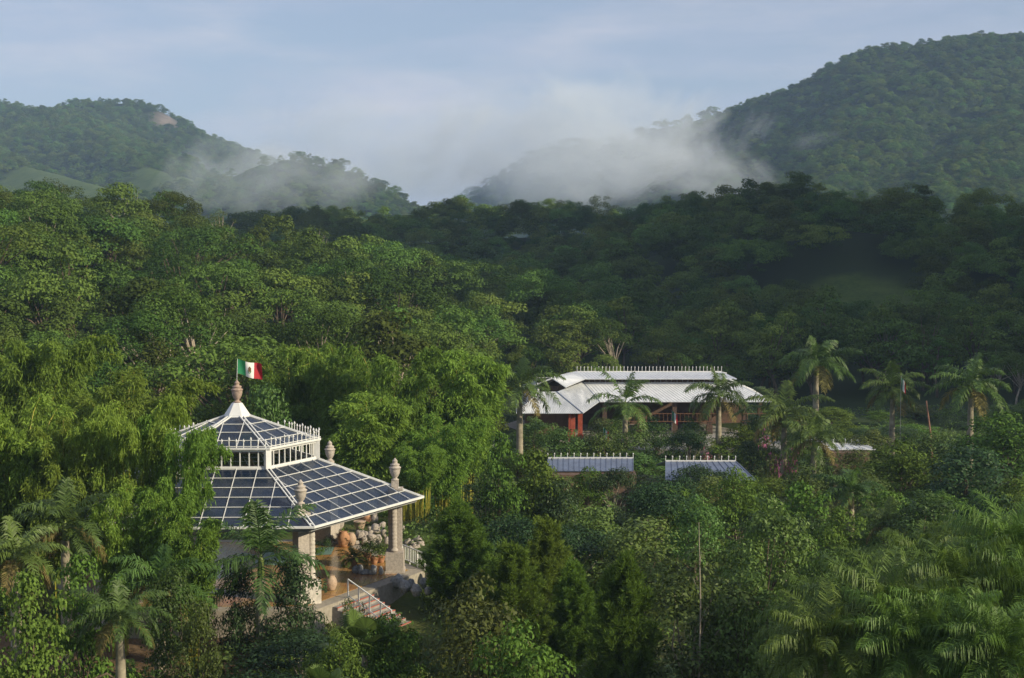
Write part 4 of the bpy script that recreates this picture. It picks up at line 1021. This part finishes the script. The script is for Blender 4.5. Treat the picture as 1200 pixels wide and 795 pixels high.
# foreground trees and shrubs
gtree(560, 668, 60, 150, 0, 'bushy grey-green tree at the bottom centre, in front of the pines')
gtree(610, 722, 56, 130, 1, 'bright green low tree at the bottom centre')
gtree(455, 715, 62, 95, 1, 'bright leafy bush just below the railed steps')
gtree(822, 640, 66, 130, 3, 'slender tree with a thin bare pale trunk rising from its crown')
gtree(905, 572, 82, 110, 0, 'rounded grey-green tree right of the thin pale trunk')
gtree(862, 545, 104, 66, 1, 'bright green tree below the hipped blue-grey shed roof')
gtree(940, 560, 96, 86, 4, 'vivid green creeper-hung tree right of centre')
gtree(990, 590, 92, 70, 4, 'vivid light green tree with trailing shoots, left of the two-stemmed palm')
gtree(1138, 522, 118, 110, 2, 'dark rounded tree below the rightmost royal palm')
gtree(1060, 515, 124, 100, 1, 'light green tree behind the two-stemmed palm')
gtree(1180, 480, 132, 110, 1, 'yellow-green tree at the right edge before the dark slope')
gtree(588, 500, 96, 62, 4, 'bright large-leaved tree right of the yellow bamboo culms')
gtree(625, 520, 99, 90, 4, 'large-leaved tree in front of the left blue-grey shed')
gtree(655, 560, 98, 70, 2, 'dark tree under the left blue-grey shed roof')
gtree(775, 560, 102, 90, 5, 'dark spreading tree between the two sheds')
gtree(755, 605, 88, 120, 6, 'olive-green rounded tree above the small lawn')
gtree(820, 575, 94, 80, 0, 'grey-green tree left of the rounded grey-green one')
gtree(700, 590, 94, 90, 6, 'olive tree behind the bed of bare soil')
gtree(1090, 570, 98, 100, 0, 'mid-green tree right of the two-stemmed palm')
gtree(1165, 575, 88, 110, 2, 'dark glossy tree near the right edge')
gtree(1045, 620, 84, 80, 3, 'olive tree behind the glossy bottom-right fronds')
gtree(970, 640, 74, 80, 6, 'brownish-green shrubby tree left of the glossy bottom-right fronds')
gtree(880, 660, 66, 120, 0, 'large grey-green bush right of the thin pale trunk')
gtree(345, 650, 71, 80, 2, 'dark bush at the foot of the front plastered column')
gtree(395, 735, 60, 90, 1, 'light green bush at the bottom left of the fan palms')
gtree(275, 655, 73, 55, 2, 'dark leafy bush before the shaded floor, left of the big palm')
gtree(195, 660, 66, 70, 6, 'open leafy bush between the dark palms at left')
gtree(92, 640, 64, 90, 4, 'broad-leaved yellow-green tree on a pale grey trunk at the bottom left')
gtree(25, 660, 60, 100, 4, 'broad-leaved tree with slanting pale branches at the bottom-left corner')
gtree(230, 700, 64, 52, 6, 'shaggy conical shrub below the round feathery bamboo')
gtree(60, 420, 118, 120, 1, 'yellow-green tree with small orange blossoms behind the left bamboo')
gtree(310, 445, 112, 80, 6, 'grey-green tree behind the roof-top flag')
gtree(700, 505, 136, 60, 6, 'brownish-green tree below the small white and red flag')
gtree(745, 495, 138, 60, 0, 'round grey-green tree before the long building\'s veranda')
gtree(806, 500, 138, 46, 5, 'reddish-tinged spreading tree left of the pale-trunked palm')
gtree(655, 500, 132, 70, 6, 'dark green tree under the long building\'s left wing')
gtree(882, 515, 134, 50, 2, 'dark bush under the long building\'s right end')
gtree(1020, 500, 140, 70, 0, 'loose light green tree left of the flagpole')
gtree(1090, 505, 134, 70, 6, 'low green tree between the two rightmost royal palms')
gtree(985, 500, 142, 60, 1, 'yellow-green tree behind the small pale metal roof')
pclump(700, 545, 106, 90, 0, 'grey-green feathery palm clump between the sheds')
pclump(745, 545, 108, 90, 2, 'dusky palm clump left of the hipped shed roof')
pclump(690, 590, 90, 80, 0, 'arching palm clump behind the bed of bare soil')
pclump(655, 590, 92, 70, 2, 'dark drooping palm clump at the left of the bed of bare soil')
pclump(600, 475, 118, 90, 2, 'stiff-fronded palm clump under the left-hand royal palm')
pclump(575, 455, 124, 60, 0, 'feathery palm clump beside the arching bamboo plume')
royal_palm(1045, 668, 730, 55, 170, 4, 'glossy long-leaved palm clump at the bottom right, lowest in the picture', None, False, 'glossy palms at the bottom right')
royal_palm(1125, 650, 700, 57, 160, 4, 'glossy palm clump just right of the lowest one', None, False, 'glossy palms at the bottom right')
royal_palm(1190, 600, 655, 60, 150, 4, 'tall glossy palm clump cut by the right edge', None, False, 'glossy palms at the bottom right')
royal_palm(975, 712, 765, 53, 150, 4, 'glossy palm clump at the left end of the bottom-right fronds', None, False, 'glossy palms at the bottom right')
royal_palm(1087, 628, 665, 66, 110, 4, 'palm clump with one vivid yellow-green young frond', None, False, 'glossy palms at the bottom right')
royal_palm(1070, 715, 765, 52, 160, 4, 'glossy palm at the bottom edge, between the two bottom corners of the fronds', None, False, 'glossy palms at the bottom right')
royal_palm(1115, 705, 750, 53, 150, 4, 'glossy palm at the bottom edge, left of the corner one', None, False, 'glossy palms at the bottom right')
royal_palm(1195, 665, 710, 57, 150, 4, 'glossy palm on the right edge above the corner one', None, False, 'glossy palms at the bottom right')
royal_palm(1095, 672, 712, 60, 140, 4, 'glossy palm in the centre of the bottom-right group', None, False, 'glossy palms at the bottom right')
royal_palm(1150, 622, 660, 66, 130, 4, 'glossy palm at the back of the bottom-right group', None, False, 'glossy palms at the bottom right')
royal_palm(1010, 690, 742, 60, 180, 4, 'glossy palm behind the lowest one, half hidden', None, False, 'glossy palms at the bottom right')
royal_palm(1150, 668, 725, 63, 150, 4, 'glossy palm in the middle of the bottom-right fronds', None, False, 'glossy palms at the bottom right')
royal_palm(1180, 715, 775, 50, 160, 4, 'dark glossy fronds in the bottom-right corner', None, False, 'glossy palms at the bottom right')
fanpalm(425, 705, 62, 120, 0, 'fan palm with pale folded leaves below the railed steps')
fanpalm(375, 752, 56, 100, 1, 'fan palm at the bottom edge left of centre')
for px, yt, D, w, v, lab in [(650,549,116,60,0,'grey-green tree hiding the wall of the left shed'),(690,545,117,55,1,'bright tree hiding the right end of the left shed'),(722,545,112,50,5,'dark tree between the two sheds, nearer the left one'),
    (800,556,112,50,2,'dark tree hiding the left end of the hipped shed'),(834,556,113,60,6,'olive tree hiding the wall of the hipped shed'),(884,556,114,50,1,'bright tree right of the hipped shed'),
    (965,524,130,50,0,'grey-green tree hiding the left end of the small pale roof'),(1003,524,131,60,6,'olive tree below the right end of the small pale roof'),
    (628,486,148,60,0,'grey-green tree below the far left end of the white roof'),(680,512,143,50,2,'dark tree before the red columns of the wing'),(722,490,150,50,6,'olive tree left of the small drooping flag'),(768,486,150,50,0,'grey-green tree right of the small drooping flag'),(888,484,152,50,2,'dark tree before the right end of the veranda'),(872,496,150,50,1,'bright tree right of the pale-trunked palm'),(705,488,151,44,6,'grey-olive tree just left of the small drooping flag\'s veranda bay'),(810,486,151,40,0,'grey-green tree just left of the pale palm trunk')]:
    gtree(px, yt, D, w, v, lab)
for px, yt, D, w, v, lab in [(412,690,74.5,46,0,'grey-green shrub growing against the terrace left of the red-edged steps'),(385,716,73,34,3,'broad-leaved shrub under the front plastered column'),(350,700,73,44,2,'dark shrub against the terrace wall below the front column'),(310,712,72,40,1,'bright shrub at the foot of the big palm'),
    (512,645,86,46,0,'grey-green shrub right of the terrace railing'),(508,680,81,46,1,'light shrub beside the foot of the step railing'),(530,630,90,54,2,'dark shrub between the terrace railing and the first pine'),(520,610,97,40,1,'bright shrub in front of the yellow bamboo culms'),(445,708,72,46,1,'leafy shrub below the red-edged steps'),(480,722,72,50,3,'broad-leaved shrub at the bottom of the step railing'),
    (270,690,71,40,2,'dark shrub left of the big palm trunk'),(240,700,73,40,0,'grey-green shrub in front of the shaded floor')]:
    shrub(px, yt, D, w, v, lab)
# bougainvillea
me_b = bpy.data.meshes.new('bougainvillea')
rg_ = np.random.default_rng(300); cs = [(rg_.uniform(-1.2,1.2), rg_.uniform(-1.2,1.2), rg_.uniform(.3,2.2)) for _ in range(22)]; V1 = clump_leaves(cs, [.55]*22, 200, .17, .6, .8, rng=rg_); V2 = clump_leaves(cs[:9], [.62]*9, 70, .2, .8, .8, rng=rg_)
V = np.concatenate([V1, V2]); BOUG = mesh_np('bougainvillea', V, quads(V), [G_SHRUB, G_PINK], [0]*(len(V1)//4)+[1]*(len(V2)//4))
shrub(908, 503, 128, 44, 0, 'larger pink-flowering bougainvillea beside a royal palm', 'bougainvilleas', None, 'bougainvillea', BOUG)
shrub(928, 512, 130, 34, 0, 'smaller pink-flowering bougainvillea right of the palm trunk', 'bougainvilleas', None, 'bougainvillea', BOUG)
shrub(828, 515, 142, 26, 0, 'bougainvillea with a few pink flowers left of the pale palm trunk', 'bougainvilleas', None, 'bougainvillea', BOUG)
# potted plants and plants around the floor
def potted(x, y, h, v, lab):
    px, py = z2p(x, y); p = atZ(px, py, 0); e = empty('potted_plant', p); tag(e, lab, 'potted plant', 'potted plants on the pavilion floor')
    q = MB(); q.lathe([(r*.55, z*.6) for r, z in POT], n=14); q.build('pot', CLAY, e, smooth=True); s = h/3.2
    link('foliage', CL[0] if v == 0 else SH[v], e, (0,0,.34), (s*.9, s*.9, s) if v == 0 else (h/3.4, h/3.4, h/2.6))
potted(375, 455, 1.5, 0, 'potted palm standing alone on the amber floor')
potted(443, 425, 1.0, 3, 'potted leafy plant left of the column, first in the group')
potted(480, 445, 1.6, 2, 'tallest potted plant beside the right-hand column')
potted(515, 440, 1.1, 3, 'potted plant closest to the right-hand column')
potted(320, 340, .8, 1, 'bright potted plant behind the clay jars')
for x, y, w, yt, v, lab in [(215,380,26,300,2,'dark shrub at the back of the floor, right of the front column'),(195,395,18,345,1,'yellow-green shrub at the back edge of the floor'),(250,350,20,285,2,'dark leafy shrub behind the clay jars'),(505,235,22,205,1,'green shrub above the boulder heap'),(690,300,20,280,3,'shrub above the bank of reddish boulders'),(650,290,14,275,1,'small bright shrub at the foot of the yellow bamboo')]:
    px, py = z2p(x, y); p = atZ(px, py, 0); s = w*p.y/F/3.9; zt = atD(px, 560+yt/4.417, p.y).z
    o = link('shrub', SH[v], None, (p.x, p.y, -.05), (s, s, max(.2, zt/2.4)), (0,0,rnd.uniform(0,6))); tag(o, lab, 'shrub')
# hero trees with bare pale limbs on the hillside
hero_t, hero_c = tree_mesh(401, 12, 5.0, .30, 70, 20, 'flat', .40, G_FOREST, BARK_RED, crad=(.9, 1.5), limbs=10, tr=.30, lean=1.2)
hero2_t, hero2_c = tree_mesh(402, 12, 4.4, .30, 60, 16, 'flat', .34, G_FOREST, BARK_PALE, crad=(.8, 1.4), limbs=8, tr=.24, lean=1.5)
for px, yt, D, w, pr, lab in [(340,315,208,74,(hero_t,hero_c,12),'flat-topped tree with twisted reddish limbs, above the rooftop flag'),
    (80,338,188,80,(hero2_t,hero2_c,12),'thin-crowned tree with forked white trunks low on the left hillside'),
    (372,262,268,50,(hero2_t,hero2_c,12),'small flat-crowned tree standing out against the dark ridge'),
    (66,206,262,56,(hero2_t,hero2_c,12),'tall open tree on the crest near the left edge'),
    (152,216,270,60,(hero2_t,hero2_c,12),'open-branched tree on the crest in front of the grassy slope'),
    (258,244,276,50,(hero2_t,hero2_c,12),'spreading tree at the right end of the left crest'),
    (395,318,210,50,(hero2_t,hero2_c,12),'tree leaning on a long bare pale limb, right of the reddish one')]:
    place_pair('forest_tree', ('trunk','crown'), pr, px, yt, D, w, 5.0, lab, 'tree')
for px, yt, D, w, v, lab in [(812,222,440,34,3,'round tree standing clear on the middle of the ridge crest'),(870,222,392,15,2,'lone small tree with a thin stem in the notch of the ridge crest')]:
    place_pair('forest_tree', ('trunk','crown'), FOREST[v][:3], px, yt, D, w, FOREST[v][4 if False else 3] if False else 5.0, lab, 'tree')
# thin bare trunk of the slender tree and the leaning pinkish stem
p = atD(822, 760, 66); q = MB(); q.tube([(0,0,-.5),(.05,0,4),(-.05,0,6.3)], [.05,.035,.012], 6)
for i in range(3): q.tube([(0,0,3.4+i*.83),(.35*math.cos(i*2.4),.3*math.sin(i*2.4),3.9+i*.8)], [.018,.006], 4)
x_, g_ = ground_of(822, 65); zt = atD(822, 612, 65).z; o = q.build('bare_tree', BARK_PALE, None, (x_, 65, g_)); o.scale = (1,1,(zt-g_)/6.3); tag(o, 'thin bare pale stem sticking out of the bushes right of the small lawn', 'tree')
x_, g_ = ground_of(1096, 140); q = MB(); q.tube([(0,0,-.4),(-.2,0,3),(-.75,0,6)], [.12,.09,.06], 6); zt = atD(1096, 470, 140).z; o = q.build('bare_tree', BARK_RED, None, (x_, 140, g_)); o.scale = (1,1,(zt-g_)/6); tag(o, 'leaning pinkish bare stem left of the rightmost royal palm', 'tree')

# ------------------------------------------------------------------ filling plants
PROT = [(834,470,852,533,149),(911,495,929,540,131),(1039,470,1055,512,145),(1130,465,1148,517,144),(185,440,505,735,92),(600,425,930,520,150),(640,520,720,552,120),(785,525,880,562,116),(955,500,1020,530,134),(830,500,856,535,150)]
def clear_of(px, yt, yb, w, D):
    for x0, y0, x1, y1, d in PROT:
        if D < d and px+w/2 > x0 and px-w/2 < x1 and yt < y1 and yb > y0: return False
    return True
def sees_ground(px, yb, w):   # the open lawn, the soil bed and the courtyard stay open
    for cx, cy, rx, ry in ((775,680,34,16),(655,640,26,12),(540,622,20,8),(255,752,70,24),(160,742,24,14)):
        if abs(px-cx) < rx+w*.4 and abs(yb-cy) < ry: return False
    return True
rg = np.random.default_rng(77); cnt = 0; placed = []
for _ in range(9000):
    if cnt >= 330: break
    D = 50 + 130*rg.random()**1.05; px = rg.uniform(-60, 1260); x, g_ = ground_of(px, D)
    if math.hypot(x+15.73, D-84.71) < 12.3 or (math.hypot(x+8.2, D-98.5) < 6.5): continue
    if px < 560 and D > 135: continue
    if 156 < D < 184 and -9 < x < 31: continue
    if abs(x-(-21)) < 9 and abs(D-72) < 4.5: continue
    small = rg.random() < (.45 if D > 90 else .7)
    H = rg.uniform(1.2, 2.8) if small else rg.uniform(3.0, 5.6); Wm = rg.uniform(2.4, 4.2) if small else rg.uniform(3.6, 6)
    if D > 118 and px > 560: H *= .62
    _, yt = topix(x, D, g_+H); _, yb = topix(x, D, g_); w = Wm*F/D
    if yt > 830 or yt < 380: continue
    if not clear_of(px, yt, yb, w, D): continue
    if not sees_ground(px, yb, w): continue
    if any((x-a)**2+(D-b_)**2 < (.42*(Wm+c))**2 for a, b_, c in placed): continue
    placed.append((x, D, Wm)); cnt += 1; v = int(rg.integers(0, 5 if small else 7)); r = rg.random()
    side = 'left part of the garden' if px < 480 else ('middle of the garden' if px < 850 else 'right part of the garden')
    col_ = {0:'grey-green', 1:'bright green', 2:'dark green', 3:'olive-green', 4:'green'}
    if r < .16: pclump(px, yt, D, w*1.25, int(rg.integers(0, 3)), 'low feathery palm clump among the shrubs in the '+side, 'palm clumps filling the '+side)
    elif small: shrub(px, yt, D, w, v, col_[v]+' leafy shrub growing thickly in the '+side, col_[v]+' shrubs in the '+side)
    else:
        nm = ('rounded grey-green', 'bright green', 'dark leafy', 'slender grey-green', 'large-leaved bright', 'flat dark', 'bushy olive-green')[v]
        gtree(px, yt, D, w, v, nm+' tree in the '+side, nm+' trees in the '+side)
print('fill', cnt)
# ground cover that nobody could count
def cover(name, n, seed, y0, y1, mt, size, lab, cond, h=.5):
    rg = np.random.default_rng(seed); D = np.sqrt(rg.uniform(y0*y0, y1*y1, n)); x = rg.uniform(-1, 1, n)*(.36*D+8); z = TH(x, D)
    k = cond(x, D) & (fbm(x, D, 5, 2) > -.08); x, D, z = x[k], D[k], z[k]; m_ = len(x)
    j = 14; C = np.repeat(np.stack([x, D, z], 1), j, 0) + rg.normal(size=(m_*j, 3))*np.array([.35, .35, 0]) + np.stack([np.zeros(m_*j)]*2+[rg.random(m_*j)*h], 1)
    V = leaves(C, rg.normal(size=(len(C), 3))+[0,-.2,.8], size, .5, rg); tag(link(name, mesh_np(name, V, quads(V), mt)), lab, 'ground cover', kind='stuff')
notpav = lambda x, y: (np.hypot(x+15.73, y-84.71) > 12) & ~((np.abs(x+21) < 9) & (np.abs(y-72) < 4.5)) & ~((np.hypot(x-bed.x, y-bed.y) < 3)) & ~((y > 155) & (y < 185) & (x > -8) & (x < 31))
lw = atZ(778, 676, -3.2)
cover('undergrowth', 15000, 31, 48, 190, G_SHRUB, .26, 'leafy undergrowth between the garden plants', lambda x, y: notpav(x, y) & (np.hypot(x-lw.x, y-lw.y) > 4.5), .9)
